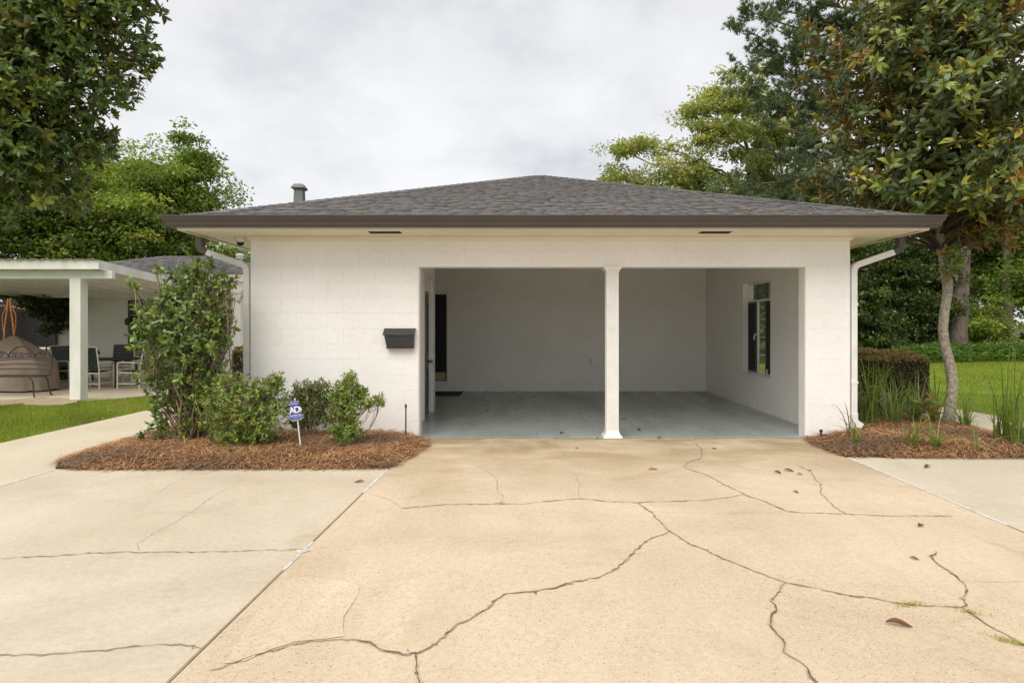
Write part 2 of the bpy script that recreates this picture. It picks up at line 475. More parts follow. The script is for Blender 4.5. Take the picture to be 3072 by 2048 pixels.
def glass_mat():
    m, t, b, o = mat_new('window_glass')
    tr = N(t, 'ShaderNodeBsdfTransparent'); tr.inputs[0].default_value = (0.88, 0.91, 0.89, 1)
    gl = N(t, 'ShaderNodeBsdfGlossy'); gl.inputs['Roughness'].default_value = 0.02
    lw_ = N(t, 'ShaderNodeLayerWeight'); lw_.inputs[0].default_value = 0.5
    pw_ = N(t, 'ShaderNodeMath', operation='POWER'); pw_.inputs[1].default_value = 5.0; t.links.new(lw_.outputs['Facing'], pw_.inputs[0])
    fr = N(t, 'ShaderNodeMath', operation='MULTIPLY_ADD'); fr.inputs[1].default_value = 0.9; fr.inputs[2].default_value = 0.04; t.links.new(pw_.outputs[0], fr.inputs[0])
    ms = N(t, 'ShaderNodeMixShader')
    t.links.new(fr.outputs[0], ms.inputs[0]); t.links.new(tr.outputs[0], ms.inputs[1]); t.links.new(gl.outputs[0], ms.inputs[2])
    t.links.new(ms.outputs[0], o.inputs[0])
    return m
M['glass'] = glass_mat()
M['dark_glass'] = simple('dark_glass', (0.012, 0.014, 0.015), None, 4, 0.08)

def floor_mat():
    m, t, b, o = mat_new('painted_floor')
    v = world_pos(t)
    n = noise(t, 0.7, 6, 0.6, 0.8, v)
    r = ramp(t, n.outputs['Fac'], [(0.30, (0.29, 0.325, 0.31)), (0.66, (0.40, 0.445, 0.435))])
    v2 = world_pos(t, (2.2, 0.35, 1))
    n2 = noise(t, 1.1, 4, 0.5, 0.2, v2)
    r2 = ramp(t, n2.outputs['Fac'], [(0.48, (0, 0, 0)), (0.85, (0.65,)*3)])
    c = mixc(t, r.outputs[0], (0.17, 0.175, 0.155), r2.outputs[0])
    t.links.new(c, b.inputs['Base Color'])
    rr = ramp(t, n2.outputs['Fac'], [(0.3, (0.22,)*3), (0.7, (0.45,)*3)])
    t.links.new(rr.outputs[0], b.inputs['Roughness'])
    nb = noise(t, 90, 3, 0.6, 0, v); bump(t, b, nb.outputs['Fac'], 0.06)
    return m
M['floor'] = floor_mat()

# ================================================================ SETTING
def sheet(name, pts, z, mat, parent=None, thick=0.0, kind='structure'):
    g = G()
    if thick:
        g.prism([(x, y, z - thick) for x, y in pts], (0, 0, thick))
    else:
        g.add([(x, y, z) for x, y in pts], [tuple(range(len(pts)))])
    o = g.build(name, mat, parent)
    if parent is None: o['kind'] = kind
    return o
sheet('ground', [(-400, -150), (400, -150), (400, 700), (-400, 700)], -0.06, M['ground'])

def jl(y): return -1.33 - 0.027 * (6.5 - y)       # joint between apron and main slab
def jr(y): return 3.72 - 0.038 * (7.07 - y)
J = 0.009
drv = sheet('driveway', [(jl(-6)+J, -6), (jr(-6)-J, -6), (jr(7.07)-J, 7.07), (3.80, 8.19), (-1.28, 8.19), (jl(6.5)+J, 6.5)], 0.0, M['drive'], thick=0.1)
sheet('concrete_apron', [(-4.74, -6), (jl(-6)-J, -6), (jl(6.48)-J, 6.48), (-4.74, 6.44)], 0.0, M['apron'], thick=0.1)
sheet('parking_pad', [(jr(-6)+J, -6), (12.0, -6), (12.0, 7.0), (6.9, 7.0), (jr(7.05)+J, 7.05)], -0.002, M['pale'], thick=0.1)
sheet('walkway', [(-9.5, -6), (-4.76, -6), (-4.76, 6.42), (-5.05, 6.9), (-5.05, 14.2), (-6.53, 14.2), (-6.53, 3.0), (-9.5, 2.4)], -0.001, M['walk'], thick=0.1)
sheet('garden_path', [(6.45, 7.01), (7.95, 7.01), (8.0, 9.9), (7.85, 11.5), (7.3, 13.0), (6.3, 14.4), (5.3, 15.3), (4.6, 14.6), (5.6, 13.5), (6.3, 12.2), (6.55, 10.6), (6.6, 9.2)], -0.004, M['walk'], thick=0.1)
# sealant in the joints, each strip a little below or proud of the slabs
def strip(name, pts, w, z, mat, parent):
    P = np.array([(x, y) for x, y in pts], float)
    T = np.gradient(P, axis=0); T /= np.linalg.norm(T, axis=1)[:, None]
    Nn = np.stack([-T[:, 1], T[:, 0]], 1)
    w = np.full(len(P), w) if np.isscalar(w) else np.asarray(w)
    V = np.zeros((2*len(P), 3)); V[0::2, :2] = P - Nn*w[:, None]/2; V[1::2, :2] = P + Nn*w[:, None]/2; V[:, 2] = z
    i = np.arange(len(P)-1)*2
    return put(name, np_mesh(name, V, [np.stack([i, i+2, i+3, i+1], 1)]), mat, parent)
def jitter_line(p0, p1, n, amp):
    t = np.linspace(0, 1, n)[:, None]
    return np.array(p0)*(1-t) + np.array(p1)*t + RNG.normal(size=(n, 2))*amp
strip('joint_sealant', jitter_line((jl(5.5), 5.5), (jl(6.46), 6.46), 14, .001), 0.026, 0.003, M['sealant'], drv)
strip('joint_sealant', jitter_line((jl(3.75), 3.75), (jl(4.25), 4.25), 8, .001), 0.022, 0.003, M['sealant'], drv)
strip('joint_sealant', jitter_line((jl(-6), -6), (jl(5.5), 5.5), 40, .001), 0.010, 0.002, M['crack_thin'], drv)
strip('joint_sealant', jitter_line((jr(4.6), 4.6), (jr(7.0), 7.0), 20, .001), 0.030, 0.003, M['sealant'], drv)
strip('joint_sealant', jitter_line((jr(-6), -6), (jr(4.6), 4.6), 30, .001), 0.012, 0.002, M['crack_thin'], drv)
strip('joint_sealant', jitter_line((-4.75, 2.0), (-4.75, 6.43), 30, .001), 0.028, 0.003, M['sealant'], drv)
g = G(); b0 = gd(694, 1266)
g.add([(b0[0]+dx_, b0[1]+dy_, 0.004) for dx_, dy_ in ((-.045,.02),(-.02,-.03),(.02,-.025),(.05,.01),(.03,.04),(-.01,.035))], [(0,1,2,3,4,5)])
g.build('sealant_blob', M['sealant'], drv)
# a worn lighter patch of the surface beside the joint
pp = [(1510,885),(1700,878),(1870,896),(1950,925),(1945,965),(1905,1030),(1865,1090),(1860,1150),(1868,1195),(1780,1208),(1600,1225),(1460,1270),(1330,1330),(1210,1345)]
ppts = [gp(x/1.809, 1248 + y/1.809) for x, y in pp]
ppts = [(max(x, jl(y)+0.03), y) for x, y in ppts]
sheet('worn_patch', ppts[::-1], 0.0035, M['patch'], drv)

CRACKS = [
 (1.0, [(483,1542),(560,1515),(640,1490),(720,1473),(800,1470)]),
 (2.4, [(800,1470),(850,1475),(890,1495),(930,1503),(955,1500),(985,1488),(1010,1470)]),
 (1.25, [(1010,1470),(1040,1440),(1090,1412),(1130,1385),(1160,1370),(1220,1363),(1270,1357),(1330,1340),(1380,1328),(1410,1312),(1440,1285),(1470,1255),(1500,1235),(1540,1220)]),
 (1.6, [(955,1500),(950,1530),(958,1568),(948,1620)]),
 (1.0, [(1467,1155),(1500,1185),(1540,1220),(1600,1255),(1680,1290),(1740,1312),(1800,1337),(1870,1350),(1960,1370),(2050,1385),(2110,1392),(2210,1395)]),
 (1.5, [(2210,1395),(2240,1415),(2290,1445),(2352,1480),(2430,1530)]),
 (1.25, [(1805,1338),(1785,1365),(1775,1385),(1780,1400),(1768,1420),(1772,1445),(1800,1470),(1810,1500),(1850,1535),(1872,1568),(1890,1620)]),
 (0.9, [(925,1167),(1010,1160),(1090,1158),(1150,1157),(1200,1157),(1260,1150),(1330,1147),(1400,1152),(1467,1155),(1560,1152),(1640,1148),(1712,1135)]),
 (0.45, [(845,1132),(890,1150),(925,1167)]),
 (0.6, [(1085,1060),(1110,1082),(1135,1105),(1140,1125),(1155,1140),(1150,1157)]),
 (0.95, [(1570,1072),(1620,1090),(1660,1110),(1712,1135),(1760,1155),(1810,1175),(1870,1178),(1945,1181),(2060,1185),(2190,1186)]),
 (0.7, [(1835,1070),(1860,1085),(1880,1110),(1885,1130),(1905,1150),(1925,1170),(1945,1181)]),
 (0.8, [(1570,1072),(1590,1060),(1615,1050),(1612,1030),(1595,1015)]),
 (0.6, [(1275,1015),(1290,1035),(1300,1048)]),
 (0.4, [(1180,1050),(1300,1050),(1420,1051),(1540,1056),(1600,1056),(1700,1060)]),
 (0.45, [(1570,1072),(1530,1085),(1470,1095),(1420,1105),(1395,1118)]),
 (0.45, [(1330,1147),(1333,1115),(1325,1095),(1312,1085)]),
 (1.3, [(2150,1265),(2145,1290),(2170,1310),(2205,1340),(2213,1355),(2205,1375),(2220,1390),(2210,1395)]),
 (0.5, [(2205,1333),(2260,1337),(2352,1338),(2450,1338)]),
 (0.4, [(1490,1175),(1620,1180),(1740,1177),(1810,1175)]),
 (0.66, [(0,1284),(100,1279),(200,1271),(300,1267),(400,1268),(500,1267),(600,1265),(693,1262)]),
 (0.45, [(318,1265),(325,1245),(360,1220),(410,1195),(450,1165),(490,1140),(540,1115),(560,1098)]),
 (0.7, [(0,1505),(100,1505),(180,1500),(240,1495),(300,1487),(370,1483),(440,1483),(462,1490)]),
 (0.35, [(355,1140),(390,1115),(440,1090)]),
]
def crack(width, pts):
    P = [gd(x, y) for x, y in pts]
    out_ = []
    for (x0, y0), (x1, y1) in zip(P[:-1], P[1:]):
        n = max(3, int(math.hypot(x1-x0, y1-y0) / 0.03))
        for k in range(n):
            t = k / n
            out_.append((x0*(1-t)+x1*t, y0*(1-t)+y1*t))
    out_.append(P[-1])
    A = np.array(out_)
    wob = np.cumsum(RNG.normal(size=A.shape)*0.006, 0)
    t = np.linspace(0, 1, len(A))[:, None]
    wob -= wob[0]*(1-t) + wob[-1]*t
    A = A + wob*0.8 + RNG.normal(size=A.shape)*0.0025
    w = width * 0.0040 * np.clip(0.45 + 0.75*np.abs(RNG.normal(size=len(A)))**1.5, 0.3, 3.0)
    w *= np.minimum(1, np.minimum(np.arange(len(A)), np.arange(len(A))[::-1])/4 + 0.25)
    thin = width < 0.65
    if not thin:
        wh = 0.010*min(width, 1.4)*np.clip(np.abs(RNG.normal(size=len(A))), .15, 2.2)
        strip('crack_edge', A, wh, 0.0045, M['crack_halo'], drv)
        g = G()
        for _ in range(int(len(A)*.10*width)):
            c_ = A[RNG.integers(0, len(A))] + RNG.normal(size=2)*.008*width; r_ = RNG.uniform(.003, .010)*min(1.3, width)
            k_ = [(c_[0]+math.cos(q)*r_*RNG.uniform(.5, 1.2), c_[1]+math.sin(q)*r_*RNG.uniform(.4, 1.1), .0068) for q in np.arange(6)*1.047]
            g.add(k_, [(0,1,2,3,4,5)])
        if g.v: g.build('crack_chips', M['crack'], drv)['kind'] = 'stuff'
    return strip('crack', A, np.maximum(w, 0.0022), 0.006 if not thin else 0.005, M['crack_thin'] if thin else M['crack'], drv)
for w_, p_ in CRACKS: crack(w_, p_)

# lawns
sheet('lawn', [(-40, -2), (-9.5, -2), (-9.5, 2.4), (-6.54, 3.0), (-6.54, 14.2), (-7.2, 14.6), (-40, 14.6)], -0.02, M['lawn'])
sheet('lawn', [(8.02, 7.0), (60, 7.0), (60, 70), (5, 70), (5, 15.5), (6.4, 14.5), (7.4, 13.1), (7.95, 11.5), (8.05, 9.9)], -0.02, M['lawn'])
bpy.data.objects['lawn.001']['label'] = 'bright mown lawn beyond the garden path'

# ================================================================ GARAGE
YF = 8.2
XL, XR = -3.5, 4.386
OL, OR = -1.28, 3.80
ZT, ZO = 2.666, 2.256
YB = 13.8
C_H, C_W, Z0 = 0.2032, 0.4064, 0.024
gar = thing('garage', (0.44, YF, 0), 'white painted block carport garage with low brown hip roof', 'garage')

def block_mesh(w, h=C_H, d=0.006, gap_h=0.0022, gap_v=0.00004, c=0.0018):
    """front skin of one block: a chamfered pad, front at y=0 facing -y, w along x"""
    x0, x1, z0, z1 = gap_v, w-gap_v, gap_h*0.5, h-gap_h*0.5
    V = [(x0, d, z0), (x1, d, z0), (x1, d, z1), (x0, d, z1)]
    V += [(x0, c, z0), (x1, c, z0), (x1, c, z1), (x0, c, z1)]
    V += [(x0+c*0.22, 0, z0+c), (x1-c*0.22, 0, z0+c), (x1-c*0.22, 0, z1-c), (x0+c*0.22, 0, z1-c)]
    Fc = []
    for a in (0, 4):
        for i in range(4):
            j = (i+1) % 4
            Fc.append((a+i, a+j, a+4+j, a+4+i))
    Fc.append((8, 9, 10, 11))
    me = bpy.data.meshes.new('block'); me.from_pydata(V, [], Fc); me.materials.append(M['block'])
    return me
BM = {}
def block_courses(part, origin, ang, length, ncourse, holes=(), off=0.0, z0=Z0, thin_top=None):
    """lay running-bond blocks along a wall; origin is the wall-face start, ang its heading, holes are (s0,s1,z0,z1)"""
    ca, sa = math.cos(ang), math.sin(ang)
    for k in range(ncourse):
        za_ = z0 + k*C_H; zm = za_ + C_H/2
        s = -off - (C_W/2 if k % 2 else 0)
        while s < length:
            segs = [(max(s, 0), min(s + C_W, length))]
            for (h0, h1, hz0, hz1) in holes:
                if hz0 < zm < hz1:
                    new = []
                    for a, b in segs:
                        if b <= h0 or a >= h1: new.append((a, b)); continue
                        if a < h0: new.append((a, h0))
                        if b > h1: new.append((h1, b))
                    segs = new
            for a, b in segs:
                if b - a < 0.03: continue
                w = round(b - a, 3)
                if w not in BM: BM[w] = block_mesh(w)
                j = random.uniform(-0.0008, 0.0008)
                o = bpy.data.objects.new('block', BM[w]); COL.objects.link(o); o.parent = part
                o.location = (origin[0] + ca*a + sa*j, origin[1] + sa*a - ca*j, za_)
                o.rotation_euler = (0, 0, ang)
            s += C_W
BD = 0.0035   # blocks stand this far in front of the wall core
# front wall (faces -y): left panel, pier and header in one wall part
g = G()
g.box(XL, OL-0.03, YF+BD, YF+0.2, 0, ZT); g.box(OL-0.03, OL, YF+0.03, YF+0.2, 0, ZO)
g.box(OR+0.03, XR, YF+BD, YF+0.2, 0, ZT); g.box(OR, OR+0.03, YF+0.03, YF+0.2, 0, ZO)
g.box(OL-0.029, OR+0.029, YF+BD+0.001, YF+0.2, ZO, ZT-0.001)
fw = g.build('front_wall', M['block'], gar)
block_courses(fw, (XL, YF, 0), 0, XR-XL, 13, holes=[(OL-0.03-XL, OR+0.03-XL, 0, ZO)])
for xx, sgn in ((OL, -1), (OR, 1)):
    g = G(); n = 8
    cx, cy, r = xx + sgn*0.03, YF+0.031, 0.030
    V = []; 
    for z in (0.0, ZO):
        for i in range(n+1):
            a = math.pi/2*i/n
            V.append((cx - sgn*r*math.cos(a), cy - r*math.sin(a), z))
        V.append((cx, cy, z))
    Fc = [(i, i+1, n+2+i+1, n+2+i) if sgn > 0 else (i+1, i, n+2+i, n+2+i+1) for i in range(n)]
    g.add(V, Fc); g.build('bullnose_edge', M['block'], gar, smooth=True)
# side walls, partition and back wall
g = G(); g.box(XL, XL+0.2, YF+0.2, 16.1, 0, ZT-0.002); lw = g.build('side_wall', M['block'], gar)
g = G()
WY0, WY1, WZ0, WZ1 = 10.30, 11.54, Z0+3*C_H, Z0+11*C_H
g.box(XR-0.196+BD, XR, YF+0.2, WY0, 0, 2.9); g.box(XR-0.196+BD, XR, WY1, 16.1, 0, 2.9)
g.box(XR-0.196+BD, XR, WY0, WY1, 0, WZ0); g.box(XR-0.196+BD, XR, WY0, WY1, WZ1, 2.9)
rw = g.build('side_wall', M['block'], gar)
# interior face of the right wall: heading +y has its right-hand normal... laid so that it faces -x
XI = XR - 0.196
block_courses(rw, (XI, YB, 0), -math.pi/2, YB-YF-0.2, 14, holes=[(YB-WY1, YB-WY0, WZ0, WZ1)], off=0.1)
g = G(); g.box(XL+0.2, XI+BD, YB+BD, YB+0.2, 0, 2.9)
bw = g.build('back_wall', M['block'], gar)
DX0, DX1, DZ0, DZ1 = -2.46, -1.546, 0.225, 2.20
block_courses(bw, (XL+0.2, YB, 0), 0, XI-XL-0.2, 14, holes=[(DX0-XL-0.2-0.0, DX1-XL-0.2, DZ0+0.02, DZ1)], off=0.15)
g = G(); PX = -1.45
g.box(PX-0.2, PX-BD, YF+0.2, 9.72, 0, 2.9); g.box(PX-0.2, PX-BD, 10.62, 11.07, 0, 2.9); g.box(PX-0.2, PX-BD, 9.72, 10.62, 2.25, 2.9)
pw = g.build('partition_wall', M['block'], gar)
DY0, DY1 = 9.72, 10.62
block_courses(pw, (PX, YF+0.2, 0), math.pi/2, 11.07-YF-0.2, 14, holes=[(DY0-YF-0.2, DY1-YF-0.2, 0, 2.25)], off=0.05)
g = G(); g.box(XL+0.2, XI+BD, YF+0.2, YB+BD, 2.885, 2.93); g.build('ceiling', M['cream'], gar)
# painted carport floor, rising gently to the back, with its own bare front lip
g = G()
g.add([(OL, YF+0.001, 0.006), (OR, YF+0.001, 0.006), (OR, YF+0.2, 0.010), (OL, YF+0.2, 0.010)], [(0,1,2,3)])
g.add([(OL, YF+0.001, 0.006), (OR, YF+0.001, 0.006), (OR, YF+0.001, -0.05), (OL, YF+0.001, -0.05)], [(0,3,2,1)])
g.add([(XL+0.2, YF+0.2, 0.010), (XI+BD, YF+0.2, 0.010), (XI+BD, YB+BD, 0.05), (XL+0.2, YB+BD, 0.05)], [(0,1,2,3)])
g.build('carport_floor', M['floor'], gar)
g = G(); g.add([(OL+0.002, YF-0.002, 0.010), (OR-0.002, YF-0.002, 0.010), (OR-0.002, YF+0.022, 0.0105), (OL+0.002, YF+0.022, 0.0105)], [(0,1,2,3)])
g.build('floor_lip', M['sealant'], gar)

# --- roof
EX0, EX1, EY0 = -4.13, 5.02, 7.57
EY1 = EY0 + (EX1-EX0)
EZ, PITCH = 2.795, 0.352
HW = (EX1-EX0)/2; AX, AY = (EX0+EX1)/2, EY0+HW; AZ = EZ + HW*PITCH
g = G()
V = [(EX0,EY0,EZ),(EX1,EY0,EZ),(EX1,EY1,EZ),(EX0,EY1,EZ),(AX,AY,AZ)]
g.add(V, [(0,1,4),(1,2,4),(2,3,4),(3,0,4)])
tinted = g.build('roof', M['shingle'], gar)
ca_ = tinted.data.color_attributes.new('Col', 'FLOAT_COLOR', 'POINT')
ca_.data.foreach_set('color', [0.12, 0.108, 0.104, 1]*5)
ROOF = tinted
TH = math.atan(PITCH)
SH_COL = [(.145,.136,.134),(.178,.168,.164),(.118,.112,.112),(.185,.166,.152),(.132,.132,.142),(.162,.155,.155),(.098,.094,.094),(.165,.146,.134)]
SH_W = [0.12, 0.17, 0.22, 0.30]
def shingle_geo(w, ln=0.175, th=0.016):
    V = np.array([(0,0,0.002),(w,0,0.002),(w,0,th),(0,0,th),(0,ln,0.001),(w,ln,0.001),(w,ln,0.003),(0,ln,0.003)], float)
    Q = np.array([(0,1,2,3),(3,2,6,7),(1,5,6,2),(4,0,3,7),(4,5,1,0)])
    return V, Q
SM = {}
for wi, w in enumerate(SH_W):
    for ci, c in enumerate(SH_COL):
        V, Q = shingle_geo(w - 0.001, th=0.024 if ci % 2 else 0.011)
        me = np_mesh('shingle', V, [Q], np.tile(c, (8, 1))); me.materials.append(M['shingle']); SM[wi, ci] = me
rot = np.array([[1,0,0],[0,math.cos(TH),-math.sin(TH)],[0,math.sin(TH),math.cos(TH)]])
EXPO = 0.128
rows = int(HW/math.cos(TH)/EXPO)
cnt = 0; VV = []; QQ = []; CC = []; nv = 0
for r_ in range(rows):
    t = r_*EXPO*math.cos(TH)
    x = EX0 + t + 0.02 + random.random()*0.05
    xe = EX1 - t - 0.02
    while x < xe - 0.06:
        wi = random.randrange(4); w = SH_W[wi]
        if x + w > xe:
            wi = 0; w = min(SH_W[0], xe - x)
            if x + SH_W[0] > xe: break
        ci = random.randrange(8)
        loc = np.array([x, EY0 - 0.02 + t, EZ + (t - 0.02)*PITCH + 0.002])
        if cnt < 300:
            o = bpy.data.objects.new('shingle', SM[wi, ci]); COL.objects.link(o); o.parent = ROOF
            o.location = loc; o.rotation_euler = (TH, 0, 0); cnt += 1
        else:
            V, Q = shingle_geo(w - 0.001, th=0.024 if ci % 2 else 0.011)
            VV.append(V @ rot.T + loc); QQ.append(Q + nv); CC.append(np.tile(SH_COL[ci], (8, 1))); nv += 8
        x += w
o = put('upper_shingles', np_mesh('upper_shingles', np.concatenate(VV), [np.concatenate(QQ)], np.concatenate(CC)), M['shingle'], ROOF)
o['kind'] = 'stuff'
# hip caps: bent pieces lapped up each hip
def hip_caps(p0, p1, nm='hip_caps'):
    p0, p1 = np.array(p0), np.array(p1)
    L = np.linalg.norm(p1-p0); d = (p1-p0)/L
    side = np.cross(d, [0,0,1]); side /= np.linalg.norm(side)
    VV, QQ, CC, n = [], [], [], 0
    s = 0.0
    while s < L - 0.05:
        a = p0 + d*s; b = p0 + d*min(s+0.24, L)
        hw = 0.11
        for q, lift in ((a, 0.024), (b, 0.010)):
            VV += [q - side*hw + [0,0,lift-0.030], q + [0,0,lift+0.008], q + side*hw + [0,0,lift-0.030]]
        VV += [a - side*hw + [0,0,-0.02], a + [0,0,0.0], a + side*hw + [0,0,-0.02]]
        QQ += [(n,n+1,n+4,n+3),(n+1,n+2,n+5,n+4),(n+6,n+7,n+1,n),(n+7,n+8,n+2,n+1)]
        c = np.array(random.choice(SH_COL))*0.85
        CC += [c]*9; n += 9; s += 0.14
    o = put(nm, np_mesh(nm, np.array(VV), [np.array(QQ)], np.array(CC)), M['shingle'], ROOF); o['kind'] = 'stuff'
hip_caps((EX0+.03,EY0+.03,EZ+.01), (AX,AY,AZ)); hip_caps((EX1-.03,EY0+.03,EZ+.01), (AX,AY,AZ))
hip_caps((EX0+.03,EY1-.03,EZ+.01), (AX,AY,AZ)); hip_caps((EX1-.03,EY1-.03,EZ+.01), (AX,AY,AZ))

# --- gutter, fascia, soffit
def ring(g, prof, x0, x1, y0, y1, close=False):
    n = len(prof); V = []
    for o_, z in prof:
        V += [(x0-o_, y1+o_, z), (x0-o_, y0-o_, z), (x1+o_, y0-o_, z), (x1+o_, y1+o_, z)]
    Fc = []
    for i in range(n-1):
        for j in range(3):
            Fc.append((i*4+j, i*4+j+1, (i+1)*4+j+1, (i+1)*4+j))
    g.add(V, Fc)
g = G()
gz = 2.803
ring(g, [(0.0, gz), (0.0, gz-.135), (.075, gz-.135), (.078, gz-.118), (.088, gz-.112), (.088, gz-.100), (.098, gz-.075), (.118, gz-.045), (.122, gz-.030), (.122, gz-.018), (.134, gz-.014), (.134, gz), (.126, gz), (.124, gz-.012), (.112, gz-.03), (.08, gz-.10), (.01, gz-.12)], EX0, EX1, EY0, EY1)
g.build('gutter', M['bronze'], gar)
g = G(); ring(g, [(-0.02, gz-.02), (-0.003, gz-.02), (-0.003, 2.640), (-0.06, 2.640)], EX0, EX1, EY0, EY1)
g.build('fascia', M['cream'], gar)
g = G()
zs = 2.652
g.add([(EX0+.01,EY0+.01,zs),(EX1-.01,EY0+.01,zs),(EX1-.01,YF+.004,zs),(EX0+.01,YF+.004,zs)], [(0,3,2,1)])
g.add([(EX0+.01,YF+.004,zs),(XL+.002,YF+.004,zs),(XL+.002,EY1-.01,zs),(EX0+.01,EY1-.01,zs)], [(0,3,2,1)])
g.add([(XR-.002,YF+.004,zs),(EX1-.01,YF+.004,zs),(EX1-.01,EY1-.01,zs),(XR-.002,EY1-.01,zs)], [(0,3,2,1)])
g.build('soffit', M['cream'], gar)
g = G()
ring(g, [(0.002, 2.600), (.012, 2.604), (.018, 2.618), (.034, 2.634), (.040, 2.648)], XL, XR, YF, 16.1)
g.build('frieze_moulding', M['cream'], gar)
for (x0, x1) in ((-1.85, -1.43), (2.27, 2.68)):
    v = G()
    y0, y1 = 7.67, 7.87
    for a in ((x0, x1, y0, y0+.012), (x0, x1, y1-.012, y1), (x0, x0+.012, y0+.012, y1-.012), (x1-.012, x1, y0+.012, y1-.012)):
        v.box(a[0], a[1], a[2], a[3], zs-.009, zs-.001)
    vo = v.build('soffit_vent', M['cream'], gar)
    b = G(); b.box(x0+.012, x1-.012, y0+.012, y1-.012, zs-.004, zs-.001); b.build('vent_screen', M['screen'], vo)
    for k in range(5):
        s_ = G(); yy = y0+.03+k*.034
        s_.bar((x0+.012, yy, zs-.008), (x1-.012, yy, zs-.008), .022, .002, (0, .5, 1)); s_.build('louvre', M['screen'], vo)

# gutter lap seams, and leaf litter caught along the eave
for xx in (-1.35, 1.70, 3.9):
    g = G(); g.box(xx, xx+.012, EY0-.1365, EY0-.1335, gz-.016, gz+.001); g.box(xx, xx+.010, EY0-.1245, EY0-.1215, gz-.032, gz-.017); g.build('gutter_seam', M['bronze'], gar)
n_l = 90
lx = np.where(RNG.random(n_l) < .7, RNG.uniform(2.6, 4.7, n_l), RNG.uniform(-3.6, 4.6, n_l)); lt = RNG.random(n_l)**2*.55
lt = np.minimum(lt, np.minimum(lx-EX0, EX1-lx)*.85)
lp = np.stack([lx, EY0+lt, EZ+lt*PITCH+.03], 1); ll = RNG.uniform(.03, .075, n_l)
o = leaf_obj('leaf_litter', lp, rdir(n_l)*[1,1,.25], rdir(n_l)*.3+[0,0,1], ll, ll*.45, np.array([(.20,.13,.07),(.12,.08,.05),(.16,.15,.06)])[RNG.integers(0,3,n_l)], M['leaf'], ROOF)

# --- flue pipe on the roof
fl = thing('flue_pipe', (-3.24, 9.3, 3.11), 'grey metal flue pipe with square cap rising behind the roof hip', 'flue')
x, y = -3.24, 9.3
g = G()
for (w0, w1, z0, z1) in ((.078, .062, 3.02, 3.50),):
    V = [(x+sx*w0, y+sy*w0, z0) for sx, sy in ((-1,-1),(1,-1),(1,1),(-1,1))] + [(x+sx*w1, y+sy*w1, z1) for sx, sy in ((-1,-1),(1,-1),(1,1),(-1,1))]
    g.add(V, [(0,1,5,4),(1,2,6,5),(2,3,7,6),(3,0,4,7),(4,5,6,7)])
g.build('pipe', M['galv'], fl)
g = G()
prof = [(.060, 3.495), (.098, 3.525), (.098, 3.535), (.060, 3.590), (.050, 3.592)]
V = []
for w, z in prof: V += [(x+sx*w, y+sy*w, z) for sx, sy in ((-1,-1),(1,-1),(1,1),(-1,1))]
Fc = [(i*4+j, i*4+(j+1)%4, (i+1)*4+(j+1)%4, (i+1)*4+j) for i in range(4) for j in range(4)] + [(16,17,18,19)]
g.add(V, Fc); g.build('cap', M['galv'], fl, bevel=.004)

# --- centre column with fluted shaft, base and capital
col = thing('carport_column', (1.26, YF+.05, 0), 'white square fluted column standing in the middle of the carport opening', 'column')
def sq_loft(g, cx, cy, prof):
    V = []
    for w, z in prof: V += [(cx+sx*w, cy+sy*w, z) for sx, sy in ((-1,-1),(1,-1),(1,1),(-1,1))]
    n = len(prof)
    g.add(V, [(i*4+j, i*4+(j+1)%4, (i+1)*4+(j+1)%4, (i+1)*4+j) for i in range(n-1) for j in range(4)] + [(3,2,1,0), tuple((n-1)*4+j for j in range(4))])
cx, cy = 1.26, YF+.06
g = G(); nf = 6; hw = .079; w = 2*hw
outl = []
for side in range(4):
    a = side*math.pi/2
    ca, sa = math.cos(a), math.sin(a)
    prof = [(-hw, -hw), (-hw+.016, -hw)]
    fw_ = (w-.032)/nf
    for k in range(nf):
        s = -hw+.016+k*fw_
        prof += [(s+fw_*.18, -hw), (s+fw_*.32, -hw+.006), (s+fw_*.68, -hw+.006), (s+fw_*.82, -hw)]
    prof += [(hw-.016, -hw)]
    outl += [(cx+ca*u-sa*v_, cy+sa*u+ca*v_) for u, v_ in prof]
V = [(u, v_, .10) for u, v_ in outl] + [(u, v_, ZO-.045) for u, v_ in outl]
m_ = len(outl)
g.add(V, [(i, (i+1) % m_, (i+1) % m_+m_, i+m_) for i in range(m_)])
g.build('shaft', M['white'], col)
g = G(); sq_loft(g, cx, cy, [(.125, 0.006), (.125, .030), (.118, .040), (.098, .055), (.088, .085), (.082, .105)]); g.build('base', M['white'], col, bevel=.003)
g = G(); sq_loft(g, cx, cy, [(.082, ZO-.075), (.086, ZO-.055), (.092, ZO-.050), (.108, ZO-.030), (.115, ZO-.022), (.115, ZO-.001)]); g.build('capital', M['white'], col, bevel=.003)

# --- partition door (dark panelled leaf, white casing)
d1 = thing('panel_door', (PX, 10.17, 0.02), 'dark brown panel door in white casing on the side wall inside the carport', 'door')
zf = 0.022
g = G(); g.box(PX-.10, PX-.045, DY0+.02, DY1-.02, zf, 2.03); leaf = g.build('door_leaf', M['door_dark'], d1)
for (y0, y1, z0, z1) in ((.12,.78,.14,.80), (.12,.78,1.02,1.90)):
    q = G()
    Y0, Y1 = DY0+y0, DY0+y1
    for a in ((Y0, Y1, z0, z0+.03), (Y0, Y1, z1-.03, z1), (Y0, Y0+.03, z0+.03, z1-.03), (Y1-.03, Y1, z0+.03, z1-.03)):
        q.box(PX-.046, PX-.034, a[0], a[1], a[2], a[3])
    q.build('moulding', M['door_dark'], leaf)
g = G(); g.box(PX-.1, PX-.01, DY0+.02, DY1-.02, 2.05, 2.25); g.build('transom_panel', M['white'], d1)
